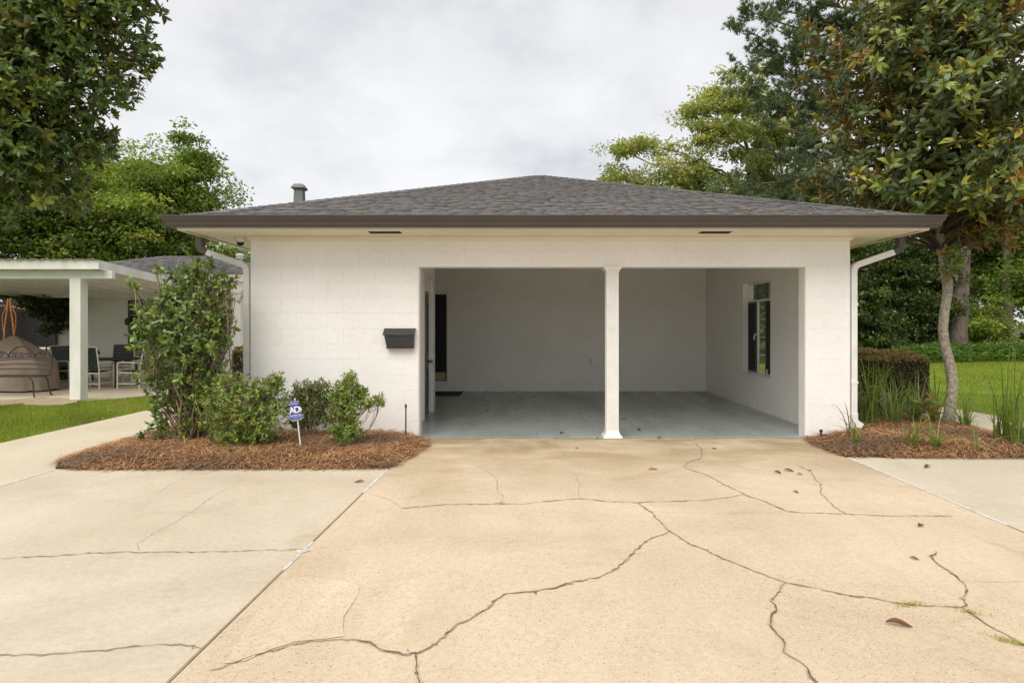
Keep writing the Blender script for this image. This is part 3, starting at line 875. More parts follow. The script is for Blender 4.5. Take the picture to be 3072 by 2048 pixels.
for nm, a in (('casing', (DY0-.10, DY0, zf-.01, 2.25)), ('casing', (DY1, DY1+.09, zf-.01, 2.25)), ('head_casing', (DY0-.10, DY1+.09, 2.25, 2.30))):
    g = G(); g.box(PX-.002, PX+.022, *a); g.build(nm, M['white'], d1, bevel=.004)
g = G(); g.box(PX-.12, PX-.001, DY1-.02, DY1-.001, zf, 2.25); g.box(PX-.12, PX-.001, DY0+.001, DY0+.02, zf, 2.25); g.build('door_jamb', M['white'], d1)
g = G()
kp = np.array([PX-.045, DY1-.075, .885])
g.tube([kp, kp+[.03,0,0], kp+[.045,0,0], kp+[.06,0,0], kp+[.075,0,0], kp+[.08,0,0]], [.012,.012,.026,.032,.024,.006], 12)
g.build('knob', M['brass'], d1, smooth=True)
# --- back door (navy, brass kick plate), one step up
d2 = thing('entry_door', (-2.0, YB, DZ0), 'dark navy door with brass kick plate at the back of the carport', 'door')
g = G(); g.box(DX0, DX1, YB-.004, YB+.02, DZ0+.05, DZ1-.01); g.build('door_leaf', M['door_navy'], d2)
g = G(); g.box(DX0+.03, DX1-.03, YB-.008, YB-.004, DZ0+.065, .47); g.build('kick_plate', M['kick'], d2)
for a in ((DX0-.04, DX0, DZ0, DZ1), (DX1, DX1+.035, DZ0, DZ1)):
    g = G(); g.box(a[0], a[1], YB-.03, YB+.02, a[2], a[3]); g.build('casing', M['white'], d2, bevel=.003)
g = G(); g.box(DX0-.04, DX1+.035, YB-.03, YB+.02, DZ1, DZ1+.05); g.build('head_casing', M['white'], d2, bevel=.003)
g = G(); g.box(DX0-.04, DX1+.035, YB-.035, YB+.02, DZ0-.02, DZ0); g.build('sill', M['white'], d2)
mt = G()
ma, mb = at(1392, 1174, 13.72), at(1382.6, 1187, 12.95)
mt.box(-2.25, -1.17, 12.92, 13.70, 0.045, 0.062)
tag(mt.build('door_mat', M['rubber'], None, bevel=.004), 'black rubber door mat lying on the carport floor by the navy door', 'mat')
# outlet
ol = G(); ol.box(1.60, 1.67, YB-.008, YB+.001, .655, .770)
oo = tag(ol.build('wall_outlet', M['white'], None, bevel=.003), 'white outlet cover on the back wall of the carport', 'outlet')
for z in (.685, .735):
    q = G(); q.lathe((0,0,0), [(.017,0),(.017,.003)], 12)
    me = q.mesh('socket'); put('socket', me, M['cream'], oo, (1.635, YB-.0085, z), (math.pi/2, 0, 0))
    for dx_ in (-.006, .006):
        s_ = G(); s_.box(1.635+dx_-.0015, 1.635+dx_+.0015, YB-.0135, YB-.0115, z-.006, z+.006); s_.build('slot', M['rubber'], oo)

# --- steel casement window in the right wall
wn = thing('casement_window', (XI+.1, 10.92, WZ0), 'white steel casement window with small panes in the carport side wall', 'window')
XW = XI + 0.10
ZT_ = 1.935
def wbar(g, y0, y1, z0, z1, d=.035): g.box(XW-.005, XW-.005+d, y0, y1, z0, z1)
fr = G()
for a in ((WY0, WY0+.03, WZ0, WZ1), (WY1-.03, WY1, WZ0, WZ1), (WY0+.03, WY1-.03, WZ0, WZ0+.03), (WY0+.03, WY1-.03, WZ1-.03, WZ1), (WY0+.03, WY1-.03, ZT_-.02, ZT_+.02)):
    wbar(fr, *a)
fr.build('window_frame', M['white'], wn)
ys = [WY0+.03, WY0+.42, WY0+.80, WY1-.03]
for y in ys[1:3]:
    g = G(); wbar(g, y-.014, y+.014, WZ0+.03, ZT_-.02); g.build('mullion', M['white'], wn)
    g = G(); wbar(g, y-.010, y+.010, ZT_+.02, WZ1-.03); g.build('mullion', M['plastic_dark'], wn)
zr = [WZ0+.03 + (ZT_-.02-WZ0-.03)*k/4 for k in range(5)]
for ci in range(3):
    y0, y1 = ys[ci]+(.014 if ci else 0), ys[ci+1]-(.014 if ci < 2 else 0)
    for k in range(4):
        p = G(); p.box(XW+.008, XW+.011, y0, y1, zr[k]+.006, zr[k+1]-.006); p.build('pane', M['glass'], wn)
        if k:
            b_ = G(); b_.box(XW-.001, XW+.020, y0, y1, zr[k]-.007, zr[k]+.007); b_.build('glazing_bar', M['white'] if ci == 1 else M['plastic_dark'], wn)
    p = G(); p.box(XW+.008, XW+.011, y0, y1, ZT_+.022, WZ1-.032); p.build('pane', M['glass'], wn)
# dark screens in the two opening casements: frame and mesh
for ci, (y0, y1) in ((0, (ys[0], ys[1]-.014)), (2, (ys[2]+.014, ys[3]))):
    g = G()
    for a in ((y0, y0+.05, zr[0], zr[4]), (y1-.05, y1, zr[0], zr[4]), (y0+.05, y1-.05, zr[0], zr[0]+.03), (y0+.05, y1-.05, zr[4]-.03, zr[4])):
        g.box(XW-.02, XW-.006, *a)
    scf = g.build('screen_frame', M['plastic_dark'], wn)
    if True:
        q = G(); q.box(XW-.014, XW-.012, y0+.05, y1-.05, zr[0]+.03, zr[4]-.03); q.build('insect_screen', M['screen'], scf)
g = G(); hy = ys[2]; hz = 1.28
g.tube([(XW-.008, hy, hz+.06), (XW-.045, hy+.005, hz+.055), (XW-.055, hy+.015, hz+.02), (XW-.055, hy+.02, hz-.05)], [.010, .010, .011, .008], 8)
g.build('handle', M['white'], wn, smooth=True)
g = G(); hy = WY0+.22; hz = WZ0+.05
g.tube([(XW-.01, hy+.06, hz+.055), (XW-.05, hy+.05, hz+.06), (XW-.06, hy+.02, hz+.02), (XW-.06, hy, hz-.05)], [.009, .010, .010, .008], 8)
g.build('crank', M['white'], wn, smooth=True)
g = G(); g.box(XI-.012, XI+.097, WY0-.01, WY1+.01, WZ0-.028, WZ0+.001); g.build('sill', M['white'], wn, bevel=.004)

# --- mailbox on the front wall
mb = thing('mailbox', (-1.53, YF, 1.20), 'black metal wall mailbox with sloping lid on the white block wall', 'mailbox')
def mbox():
    x0, x1 = -1.715, -1.342
    g = G()
    P = [(x0+.01, YF-.004, 1.20), (x1-.002, YF-.004, 1.20), (x1+.004, YF-.004, 1.43), (x0-.012, YF-.004, 1.43),
         (x0+.022, YF-.085, 1.20), (x1-.008, YF-.085, 1.20), (x1, YF-.115, 1.365), (x0-.008, YF-.115, 1.365)]
    g.add(P, [(0,1,5,4),(4,5,6,7),(0,4,7,3),(1,2,6,5),(7,6,2,3),(0,3,2,1)])
    g.build('body', M['black_metal'], mb, bevel=.004)
    g = G()
    lid = [(YF-.004, 1.447), (YF-.03, 1.447), (YF-.128, 1.372), (YF-.128, 1.358), (YF-.122, 1.358), (YF-.122, 1.368), (YF-.028, 1.438), (YF-.004, 1.438)]
    g.prism([(x0-.022, y, z) for y, z in lid], (x1-x0+.040, 0, 0))
    g.build('lid', M['black_metal'], mb, bevel=.0015)
    for xx in (-1.41, -1.385):
        q = G(); q.lathe((xx, YF-.12, 1.352), [(.004, 0), (.004, .008)], 8); q.build('rivet', M['galv'], mb)
    q = G(); q.box(x0+.014, x1-.004, YF-.092, YF-.004, 1.186, 1.1985); q.build('bottom_rail', M['black_metal'], mb)
mbox()

# --- downspouts
def downspout(sgn, xw, xg, label, shoe):
    t = thing('downspout', (xw, YF+.12, 0), label, 'downspout')
    y = YF+.06
    def rect_tube(path, w, d, name, mat):
        P, T = frame_of(path); g = G(); V = []
        for p, tt in zip(P, T):
            sx = np.array([tt[2], 0, -tt[0]]); sx /= np.linalg.norm(sx)
            for a, b in ((-1,-1),(1,-1),(1,1),(-1,1)):
                V.append(p + sx*w/2*a + np.array([0, d/2*b, 0]))
        m = len(P)
        g.add(V, [(i*4+j, i*4+(j+1)%4, (i+1)*4+(j+1)%4, (i+1)*4+j) for i in range(m-1) for j in range(4)] + [(3,2,1,0), tuple((m-1)*4+j for j in range(4))])
        return g.build(name, mat, t, bevel=.006)
    xc = xw + sgn*.068
    bot = 0.10
    path = [(xc, y, bot), (xc, y, 1.0), (xc, y, 2.18), (xc+sgn*.004, y, 2.225), (xc+sgn*.022, y, 2.262), (xc+sgn*.055, y, 2.288), (xg-sgn*.09, y, 2.455)]
    rect_tube(path, .078, .095, 'pipe', M['white'])
    rect_tube([(xg-sgn*.10, y, 2.45), (xg-sgn*.05, y, 2.475), (xg-sgn*.012, y, 2.50), (xg, y, 2.54), (xg, y, gz-.13)], .085, .10, 'elbow', M['bronze'])
    if shoe:
        g = G()
        P = [(xc, y, .26), (xc, y, .20), (xc+.012, y-.012, .165), (xc+.06, y-.04, .115), (xc+.085, y-.055, .10)]
        rect_tube([(xc, y-.0, .33), (xc, y, .25), (xc+.02, y, .205), (xc+.10, y, .15)], .088, .106, 'shoe', M['white'])
        q = G(); q.bar((xc+.092, y, .1555), (xc+.107, y, .145), .100, .070); q.build('shoe_mouth', M['rubber'], t)
    for z in (1.75, .72):
        q = G(); q.box(xc-.046, xc+.046, y-.052, y+.052, z, z+.03); q.build('strap', M['white'], t)
downspout(-1, XL, EX0-.06, 'white downspout with brown elbow beside the tall shrub', False)
downspout(1, XR, EX1+.06, 'white downspout with brown elbow and outlet shoe beside the path bed', True)

# --- dome camera under the eave
dc = thing('dome_camera', (-3.68, 8.3, zs), 'white and black dome security camera under the eave corner', 'camera')
g = G(); g.lathe((-3.68, 8.3, zs-.062), [(.055,0),(.066,.02),(.066,.058),(.070,.0615)], 20); g.build('housing', M['white'], dc, smooth=True)
g = G(); g.lathe((-3.68, 8.3, zs-.062), [(.004,-.048),(.028,-.042),(.045,-.025),(.052,-.001)], 20); g.build('dome', M['dark_glass'], dc, smooth=True)

# ================================================================ REAR HOUSE, PATIO COVER AND PATIO
HY = 18.3
hs = thing('house', (-9.8, HY, 0), 'white block house with grey hip roof behind the patio cover', 'house')
g = G(); g.box(-13.45, -5.6, HY+BD, HY+3, -.05, 2.86); hwl = g.build('wall', M['block'], hs)
HWX0, HWX1, HWZ0, HWZ1 = -11.4, -10.45, Z0+3*C_H, Z0+11*C_H
nb_hole = [(HWX0+13.45, HWX1+13.45, HWZ0, HWZ1)]
block_courses(hwl, (-13.45, HY, 0), 0, 13.45-5.6, 14, holes=nb_hole)
wd = G()
for a in ((HWX0, HWX0+.05, HWZ0, HWZ1), (HWX1-.05, HWX1, HWZ0, HWZ1), (HWX0+.05, HWX1-.05, HWZ0, HWZ0+.05), (HWX0+.05, HWX1-.05, HWZ1-.05, HWZ1)):
    wd.box(a[0], a[1], HY-.02, HY+.02, a[2], a[3])
hwn = wd.build('window', M['plastic_dark'], hs)
for i in range(3):
    for k in range(4):
        x0 = HWX0+.05+i*.2833; z0 = HWZ0+.05+k*(HWZ1-HWZ0-.1)/4
        p = G(); p.box(x0+.01, x0+.273, HY+.001, HY+.004, z0+.01, z0+(HWZ1-HWZ0-.1)/4-.01); p.build('pane', M['dark_glass'], hwn)
hx0, hx1, hy0, hy1, hz, hr = -15.0, -5.4, 17.65, 24.25, 2.95, 3.86
hm = (hy0+hy1)/2; hh = (hy1-hy0)/2
g = G(); g.add([(hx0,hy0,hz),(hx1,hy0,hz),(hx1,hy1,hz),(hx0,hy1,hz),(hx0+hh,hm,hr),(hx1-hh-1.6,hm,hr)], [(0,1,5,4),(1,2,5),(2,3,4,5),(3,0,4)])
hrf = g.build('roof', M['shingle'], hs)
ca_ = hrf.data.color_attributes.new('Col', 'FLOAT_COLOR', 'POINT'); ca_.data.foreach_set('color', [.17,.165,.17,1]*6)
# shingle courses on the visible slope
th2 = math.atan((hr-hz)/hh); r2 = np.array([[1,0,0],[0,math.cos(th2),-math.sin(th2)],[0,math.sin(th2),math.cos(th2)]])
VV, QQ, CC, nv = [], [], [], 0
for r_ in range(int(hh/math.cos(th2)/.14)):
    t = r_*.14*math.cos(th2); x = hx0+t*1.0+.03; xe = hx1 - t*(hh+1.6)/hh - .05
    while x < xe-.3:
        w = random.choice((.25,.32,.4)); V, Q = shingle_geo(w-.004, .18)
        VV.append(V @ r2.T + [x, hy0-.02+t, hz+(t-.02)*math.tan(th2)+.003]); QQ.append(Q+nv); nv += 8
        CC.append(np.tile(np.array(random.choice(SH_COL))*random.uniform(1.15,1.45), (8,1))); x += w
o = put('shingles', np_mesh('shingles', np.concatenate(VV), [np.concatenate(QQ)], np.concatenate(CC)), M['shingle'], hrf); o['kind'] = 'stuff'
g = G(); g.box(hx0, hx1, hy0-.02, hy0+.02, hz-.20, hz-.003); g.box(hx0, hx1, hy0+.02, HY, hz-.20, hz-.18); g.build('fascia', M['cream'], hs)
g = G(); g.box(-13.5, -5.6, HY-.6, HY-.42, 2.52, 2.74); g.build('porch_beam', M['cream'], hs)
g = G(); sq_loft(g, -7.95, HY-.51, [(.15,0),(.15,.10),(.125,.12),(.125,2.42),(.15,2.44),(.15,2.52)]); g.build('porch_column', M['white'], hs)
g = G(); g.tube([(-13.5, HY-.06, 0), (-13.5, HY-.06, 2.7)], .04, 8); g.build('drain_pipe', M['bronze'], hs)
g = G(); g.lathe((-11.37, HY-.09, 1.62), [(.005,-.10),(.06,-.08),(.08,0),(.06,.09),(.02,.12)], 12); g.box(-11.39,-11.35,HY-.09,HY,1.66,1.69); g.build('wall_lantern', M['bronze'], hs, smooth=True)
rv = thing('roof_vent', (-7.15, 19.3, 3.2), 'small white capped vent pipe on the grey house roof', 'vent')
rx, ry = (720-VX)*16.6/F, 0
vx, vy = (720-VX)*19.3/F, 19.3
zt = CAM_H + (VY-760)*19.3/F
rv.location = (vx, vy, zt-.6); LOC[rv.name] = (vx, vy, zt-.6)
g = G(); g.lathe((vx, vy, zt-.65), [(.06,0),(.06,.52)], 12); g.build('pipe', M['white'], rv, smooth=True)
g = G(); g.lathe((vx, vy, zt-.17), [(.12,0),(.125,.05),(.08,.055),(.08,.08),(.125,.085),(.115,.15),(.05,.17)], 16); g.build('cap', M['white'], rv)

# patio cover
pc = thing('patio_cover', (-11.5, 12.6, 0), 'white patio cover with flat sheet roof on square posts', 'patio cover')
PX0, PX1, PY0, PY1 = -18.5, -8.25, 12.3, 17.9
def pz(y): return 2.78 - (y-PY0)*(2.78-2.46)/(PY1-PY0)
g = G(); n = 46
V = []
for i in range(n*4+1):
    x = PX0 + (PX1-PX0)*i/(n*4); b = .018*(1 if i % 4 in (1, 2) else 0)
    V += [(x, PY0-.06, pz(PY0-.06)+.012+b), (x, PY1, pz(PY1)+.012+b)]
g.add(V, [(2*i, 2*i+2, 2*i+3, 2*i+1) for i in range(n*4)])
g.build('sheet_roof', M['white_old'], pc)
g = G(); g.prism([(PX0, PY0, pz(PY0)-.17), (PX1, PY0, pz(PY0)-.17), (PX1, PY0, pz(PY0)+.008), (PX0, PY0, pz(PY0)+.008)], (0, .04, 0)); g.build('fascia', M['white_old'], pc)
g = G(); g.prism([(PX1-.04, PY0+.041, pz(PY0+.041)-.17), (PX1-.04, PY1, pz(PY1)-.17), (PX1-.04, PY1, pz(PY1)+.008), (PX1-.04, PY0+.041, pz(PY0+.041)+.008)], (.04, 0, 0)); g.build('fascia', M['white_old'], pc)
g = G(); g.box(PX0, -8.13, 12.52, 12.62, 2.44, 2.60); g.build('front_beam', M['white'], pc, bevel=.004)
g = G(); g.box(-13.6, PX1-.05, PY1-.3, PY1-.2, 2.30, 2.44); g.build('rear_beam', M['white'], pc, bevel=.004)
x = PX0+.2
while x < PX1-.1:
    g = G(); g.prism([(x, PY0+.045, pz(PY0+.045)-.155), (x, PY1-.01, pz(PY1-.01)-.155), (x, PY1-.01, pz(PY1-.01)+.002), (x, PY0+.045, pz(PY0+.045)+.002)], (.04, 0, 0)); g.build('joist', M['white'], pc); x += .61
g = G(); g.box(-8.94, -8.72, 12.46, 12.68, -.03, 2.44); g.build('post', M['white_old'], pc, bevel=.006)
g = G(); g.box(-14.6, -14.38, 12.46, 12.68, -.03, 2.44); g.build('post', M['white_old'], pc, bevel=.006)

sheet('patio', [(-19, 12.15), (-10.05, 12.15), (-9.0, 12.30), (-8.3, 12.75), (-7.3, 14.1), (-5.05, 14.2), (-5.05, 18.4), (-19, 18.4)], -.004, M['walk'], thick=.1)
# flagstones stepping off the patio
def flagstone(pts, z):
    P = [gp(*p) for p in pts]
    g = G(); g.prism([(x, y, z-.04) for x, y in P], (0, 0, .05))
    return g.build('flagstone', M['flag'], None, bevel=.008)
fs1 = tag(flagstone([(70,1213),(130,1216),(195,1214),(232,1208),(236,1201),(180,1196),(105,1199)], .012), 'tan flagstone lying at the foot of the white patio post', 'flagstone')
fs2 = tag(flagstone([(-60,1216),(20,1215),(72,1210),(150,1196),(130,1192),(60,1199),(-60,1204)], .008), 'grey flagstone edging the patio beneath the iron bench', 'flagstone')

# patio chairs: cream tube frames, dark green straps
def strap_panel(name, o0, ux, uy, nx, ny, parent):
    """woven straps over a parallelogram: o0 corner, ux/uy side vectors"""
    g = G(); o0, ux, uy = (np.array(v, float) for v in (o0, ux, uy))
    nrm = np.cross(ux, uy); nrm /= np.linalg.norm(nrm)
    for i in range(nx):
        a = o0 + ux*((i+.5)/nx); g.bar(a, a+uy, np.linalg.norm(ux)/nx*.78, .004, nrm)
    for j in range(ny):
        a = o0 + uy*((j+.5)/ny) + nrm*.006; g.bar(a, a+ux, np.linalg.norm(uy)/ny*.78, .004, nrm)
    o = g.build(name, M['strap'], parent); o['kind'] = 'stuff'
    return o
def patio_chair(loc, rz, label):
    t = thing('patio_chair', (0,0,0), label, 'chair', 'strapped chairs round the patio table')
    for s in (-1, 1):
        x = s*.28
        g = G(); g.tube([(x,-.27,0),(x,-.27,.62)], .016, 8); g.build('leg', M['frame_cream'], t)
        g = G(); g.tube([(x,.25,0),(x,.25,.40),(x,.30,.70),(x,.36,1.0)], .016, 8); g.build('leg', M['frame_cream'], t)
        g = G(); g.tube([(x,-.27,.615),(x,-.20,.635),(x,.10,.625),(x,.285,.62)], .018, 8); g.build('armrest', M['frame_cream'], t)
        g = G(); g.tube([(x,-.27,.13),(x,.25,.13)], .012, 8); g.build('stretcher', M['frame_cream'], t)
    g = G(); g.tube([(-.28,-.27,.40),(.28,-.27,.40)], .016, 8); g.tube([(-.28,.25,.38),(.28,.25,.38)], .016, 8)
    for nm_, a_, b_ in (('stretcher', (-.28,.25,.13), (.28,.25,.13)), ('stretcher', (-.28,-.27,.13), (.28,-.27,.13)), ('back_rail', (-.28,.36,1.0), (.28,.36,1.0))):
        q = G(); q.tube([a_, b_], .013, 8); q.build(nm_, M['frame_cream'], t)
    for s in (-1, 1): g.tube([(s*.28,-.27,.40),(s*.28,.25,.38)], .016, 8)
    g.build('seat_frame', M['frame_cream'], t)
    strap_panel('seat', (-.26,-.26,.415), (.52,0,0), (0,.50,-.02), 7, 7, t)
    strap_panel('backrest', (-.26,.262,.46), (.52,0,0), (0,.10,.54), 7, 7, t)
    t.location = loc; t.rotation_euler = (0, 0, rz)
    return t
tx, ty = at(345, 1150, 15.6)[0], 15.6
patio_chair(((284-VX)*14.9/F, 14.9, 0), math.pi, 'strapped chair showing its back, beside the white patio post')
patio_chair(((408-VX)*15.0/F, 15.0, 0), -math.pi/2, 'strapped chair side-on between the patio table and the tall shrub')
patio_chair(((352-VX)*16.6/F, 16.6, 0), 0.1, 'strapped chair facing the lawn from behind the patio table')
patio_chair(((215-VX)*15.6/F, 15.6, 0), math.pi/2-.3, 'strapped chair half hidden behind the white patio post')
tb = thing('patio_table', (tx, ty, 0), 'dark metal patio table between the strapped chairs', 'table')
g = G(); g.lathe((tx, ty, .66), [(.58,0),(.60,.012),(.60,.03),(.57,.036)], 28); g.build('table_top', M['iron'], tb)
for a in range(4):
    b = a*math.pi/2+.6
    g = G(); g.tube([(tx+.5*math.cos(b), ty+.5*math.sin(b), 0), (tx+.44*math.cos(b), ty+.44*math.sin(b), .66)], .03, 8); g.build('leg', M['iron'], tb)

# iron garden bench with scrolled back
bn = thing('iron_bench', (-10.6, 13.2, 0), 'wrought iron garden bench with scrolled arched back', 'bench')
bx0, bx1, byf, byb = -11.35, -10.05, 13.0, 13.42
def bc(u):   # point along the curved back
    return bx0 + (bx1-bx0)*u
g = G()
for k, zz in enumerate((.40, .42)): pass
g.tube([(bx0, byf, .43), (bx1, byf, .43)], .013, 8); g.tube([(bx0, byb, .43), (bx1, byb, .43)], .013, 8)
g.tube([(bx0, byf, .43), (bx0, byb, .43)], .012, 8); g.tube([(bx1, byf, .43), (bx1, byb, .43)], .012, 8)
g.build('seat_frame', M['iron'], bn)
for k in range(8):
    yy = byf + .04 + k*.05
    g = G(); g.box(bx0+.01, bx1-.01, yy, yy+.022, .437, .443); g.build('slat', M['iron'], bn)
ub = np.linspace(0, 1, 15)
def arc(z0, rise, dy): return [(bc(u), byb+dy, z0 + rise*math.sin(math.pi*u)) for u in ub]
for z0, rise in ((.55, .02), (.64, .035), (.73, .05)):
    g = G(); g.tube(arc(z0, rise, .02+(z0-.43)*.12), .012, 6); g.build('back_rail', M['iron'], bn)
g = G()
for u in (0.0, 1.0):
    g.tube([(bc(u), byb, .43), (bc(u)+(u-.5)*.03, byb+.03, .62), (bc(u)+(u-.5)*.05, byb+.05, .83)], .011, 8)
g.build('back_frame', M['iron'], bn)
g = G()
for u0, u1, h in ((0.0, .30, .14), (.70, 1.0, .14), (.26, .74, .25)):
    g.tube([(bc(u0+(u1-u0)*t), byb+.06, .80+h*math.sin(math.pi*t)**.7) for t in np.linspace(0, 1, 16)], .013, 6)
for u, sg in ((.15, 1), (.38, 1), (.50, 1), (.62, -1), (.85, -1)):
    c0 = np.array([bc(u), byb+.06, .865])
    g.tube([c0 + [sg*(.065-.0035*k)*math.cos(k*.55), 0, (.065-.0035*k)*math.sin(k*.55)] for k in range(16)], .010, 6)
g.tube(arc(.79, .03, .055), .013, 6)
g.build('scroll_crest', M['iron'], bn)
for xx in (bx0+.03, bx1-.03):
    for yy, sgn in ((byf, -1), (byb, 1)):
        g = G(); s2 = 1 if xx > -10.7 else -1
        g.tube([(xx-.10*s2, yy, .425), (xx-.03*s2, yy, .36), (xx, yy, .25), (xx+.01*s2, yy+sgn*.01, .10), (xx+.05*s2, yy+sgn*.03, 0)], .016, 8); g.build('leg', M['iron'], bn)

# covered grill
gc = thing('covered_grill', (-11.4, 14.4, 0), 'grill under a taupe tarp cover behind the iron bench', 'grill')
n_ = 48; prof = [(1.02, .05), (1.0, .30), (.985, .55), (.95, .72), (.72, .86), (.45, 1.03), (.20, 1.18), (0.04, 1.28)]
V = []
for k, (s, z) in enumerate(prof):
    for j in range(n_):
        a = 2*math.pi*j/n_; c_, s_ = math.cos(a), math.sin(a)
        rx_ = .98*np.sign(c_)*abs(c_)**.5; ry_ = .48*np.sign(s_)*abs(s_)**.5
        fold = 1 + (.035*math.sin(a*9+k*.3) + .03*math.sin(a*5+2))*max(0, (5-k)/5)
        px_ = -11.72 + rx_*s*fold + .10*(1-s)
        V.append((px_, 14.42 + ry_*s*fold, max(.03, z - .04*abs(math.sin(a*4))*(1 if k == 0 else 0) + (.03*math.sin(a*7) if 2 < k < 6 else 0))))
Fc = [(i*n_+j, i*n_+(j+1)%n_, (i+1)*n_+(j+1)%n_, (i+1)*n_+j) for i in range(len(prof)-1) for j in range(n_)]
Fc.append(tuple((len(prof)-1)*n_+j for j in range(n_)))
g = G(); g.add(V, Fc); tp = g.build('tarp_cover', M['tarp'], gc, smooth=True)
sb = tp.modifiers.new('sub', 'SUBSURF'); sb.levels = 1; sb.render_levels = 1
for xx in (-12.5, -11.1):
    for yy in (14.12, 14.72):
        g = G(); g.tube([(xx+(.18 if xx > -12 else 0), yy, 0), (xx, yy, .3)], .018, 8); g.build('leg', M['iron'], gc)

# netted play enclosure beyond the patio: orange tubes with dark net
tr = thing('trampoline_enclosure', (-15.6, 20.5, 0), 'dark net enclosure with orange tube poles behind the patio', 'trampoline')
ty_ = 20.0
def tp_(px, py): return at(px, py, ty_)
g = G()
for s in (-1, 1):
    g.tube([tp_(28+s*3, 893), tp_(28+s*5, 925), tp_(28+s*13, 980), tp_(28+s*16, 1030), tp_(28+s*16, 1085)], .032, 8)
    g.tube([tp_(28+s*8, 918), tp_(28+s*20, 945), tp_(28+s*20, 975), tp_(28+s*16, 1000)], .018, 6)
g.build('pole', M['orange'], tr)
g = G(); g.tube([tp_(-90, 885), tp_(-20, 880), tp_(28, 893), tp_(80, 897), tp_(125, 903)], .026, 8); g.tube([tp_(-60, 915), tp_(0, 917), tp_(18, 917)], .015, 6); g.tube([tp_(36, 918), tp_(60, 926), tp_(85, 926)], .015, 6)
g.build('top_rail', M['orange'], tr)
g = G(); g.tube([tp_(-90, 1048), tp_(20, 1048), tp_(172, 1045)], .05, 8); g.build('bottom_rail', M['white'], tr)
# net cords: a scalloped mesh of short arcs
g = G()
x0n, x1n, z0n, z1n = -17.4, -14.72, .78, 2.30
st = .15; rws = int((z1n-z0n)/(st*.5))
for r_ in range(rws):
    z = z0n + r_*st*.5; offs = (r_ % 2)*st/2; x = x0n+offs
    P = []
    while x < x1n:
        P += [(x, ty_+.25, z+.035), (x+st*.25, ty_+.25, z+.008), (x+st*.5, ty_+.25, z), (x+st*.75, ty_+.25, z+.008)]; x += st
    g.tube(P, .011, 4)
o = g.build('net', M['net'], tr); o['kind'] = 'stuff'
g = G(); g.box(x0n, x1n, ty_+.35, ty_+.36, z0n, z1n); g.build('net_backing', M['screen'], tr)
g = G(); g.tube([tp_(28,893)[:2]+(0.0,), tp_(28,893)[:2]+(.5,)], .03, 6); g.tube([(-17.3, ty_+.1, 0), (-17.3, ty_+.1, 2.3)], .03, 6); g.tube([(-14.75, ty_+.1, 0), (-14.75, ty_+.1, 2.2)], .025, 6); g.build('post', M['net'], tr)

# ================================================================ SMALL THINGS IN THE BEDS
# yard sign
SY = 7.1
def sp(x, y, dy=0.0):
    p = at(800 + x/7.84, 1150 + y/7.84, SY); return (p[0], p[1]+dy, p[2])
sg = thing('yard_sign', (sp(790, 1530)[0], SY, .06), 'small blue and white security sign on a leaning white stake', 'sign')
outl = [(540,440),(600,397),(690,397),(728,440),(745,490),(772,512),(826,600),(802,680),(818,715),(880,770),(828,838),(613,884),(500,790),(520,740),(582,545),(528,505)]
g = G(); g.prism([sp(*p, dy=-.004) for p in outl], (0, .008, 0)); g.build('sign_face', M['blue'], sg)
def wq(pts, name): 
    q = G(); q.prism([sp(*p, dy=-.0065) for p in pts], (0, .002, 0)); return q.build(name, M['sign_white'], sg)
wq([(530,497),(742,463),(744,473),(530,507)], 'stripe'); wq([(522,756),(808,712),(813,721),(522,766)], 'stripe')
wq([(613,874),(827,829),(875,770),(880,772),(828,838),(613,884),(502,792),(506,787)], 'border_line')
wq([(768,540),(788,540),(826,600),(806,668),(794,670),(800,620)], 'letter_edge')
def lettering(body, size, px, py, off=0.0, rot=.15, sx=1.0):
    cu = bpy.data.curves.new('lettering', 'FONT'); cu.body = body; cu.size = size; cu.offset = off; cu.extrude = .0006
    cu.materials.append(M['sign_white'])
    tmp = bpy.data.objects.new('tmp', cu); COL.objects.link(tmp); dg = bpy.context.evaluated_depsgraph_get()
    me = bpy.data.meshes.new_from_object(tmp.evaluated_get(dg)); bpy.data.objects.remove(tmp)
    o = bpy.data.objects.new('lettering', me); COL.objects.link(o); adopt(o, sg)
    p = sp(px, py, -.0062); o.location = p; o.rotation_euler = (math.pi/2, -rot, 0); o.scale = (sx, 1, 1)
    return o
lettering('A', .105, 548, 712, .0022, sx=.92); lettering('D', .105, 655, 692, .0022, sx=.92)
lettering('SECURED BY', .021, 556, 464, .0, sx=.9); lettering('800.ADT.ASAP', .023, 570, 800, .0, sx=.98); lettering('www.ADT.com', .016, 630, 832, .0)
g = G(); g.tube([sp(655, 350, .010), sp(720, 860, .010), sp(800, 1560, .010)], .0075, 8); g.build('stake', M['sign_white'], sg)

# irrigation risers
ir = thing('sprinkler_riser', (-1.42, 8.0, .05), 'tall thin black sprinkler riser standing against the white wall', 'sprinkler')
xx = (1217.5-VX)*8.0/F
g = G(); g.tube([(xx, 8.0, .02), (xx, 8.0, .44)], .009, 8); g.build('pipe', M['plastic_dark'], ir)
g = G(); g.lathe((xx, 8.0, .43), [(.012,0),(.015,.01),(.015,.03),(.010,.034),(.010,.05)], 10); g.build('nozzle', M['plastic_dark'], ir)
i2 = thing('sprinkler_riser', ((2463-VX)*8.05/F, 8.05, .03), 'short black sprinkler stub in pine straw at the wall corner', 'sprinkler')
xx = (2463-VX)*8.05/F
g = G(); g.tube([(xx, 8.05, 0), (xx, 8.05, .12)], .012, 8); g.build('pipe', M['plastic_dark'], i2)
g = G(); g.lathe((xx, 8.05, .11), [(.018,0),(.022,.01),(.022,.03),(.012,.035)], 10); g.build('nozzle', M['plastic_dark'], i2)

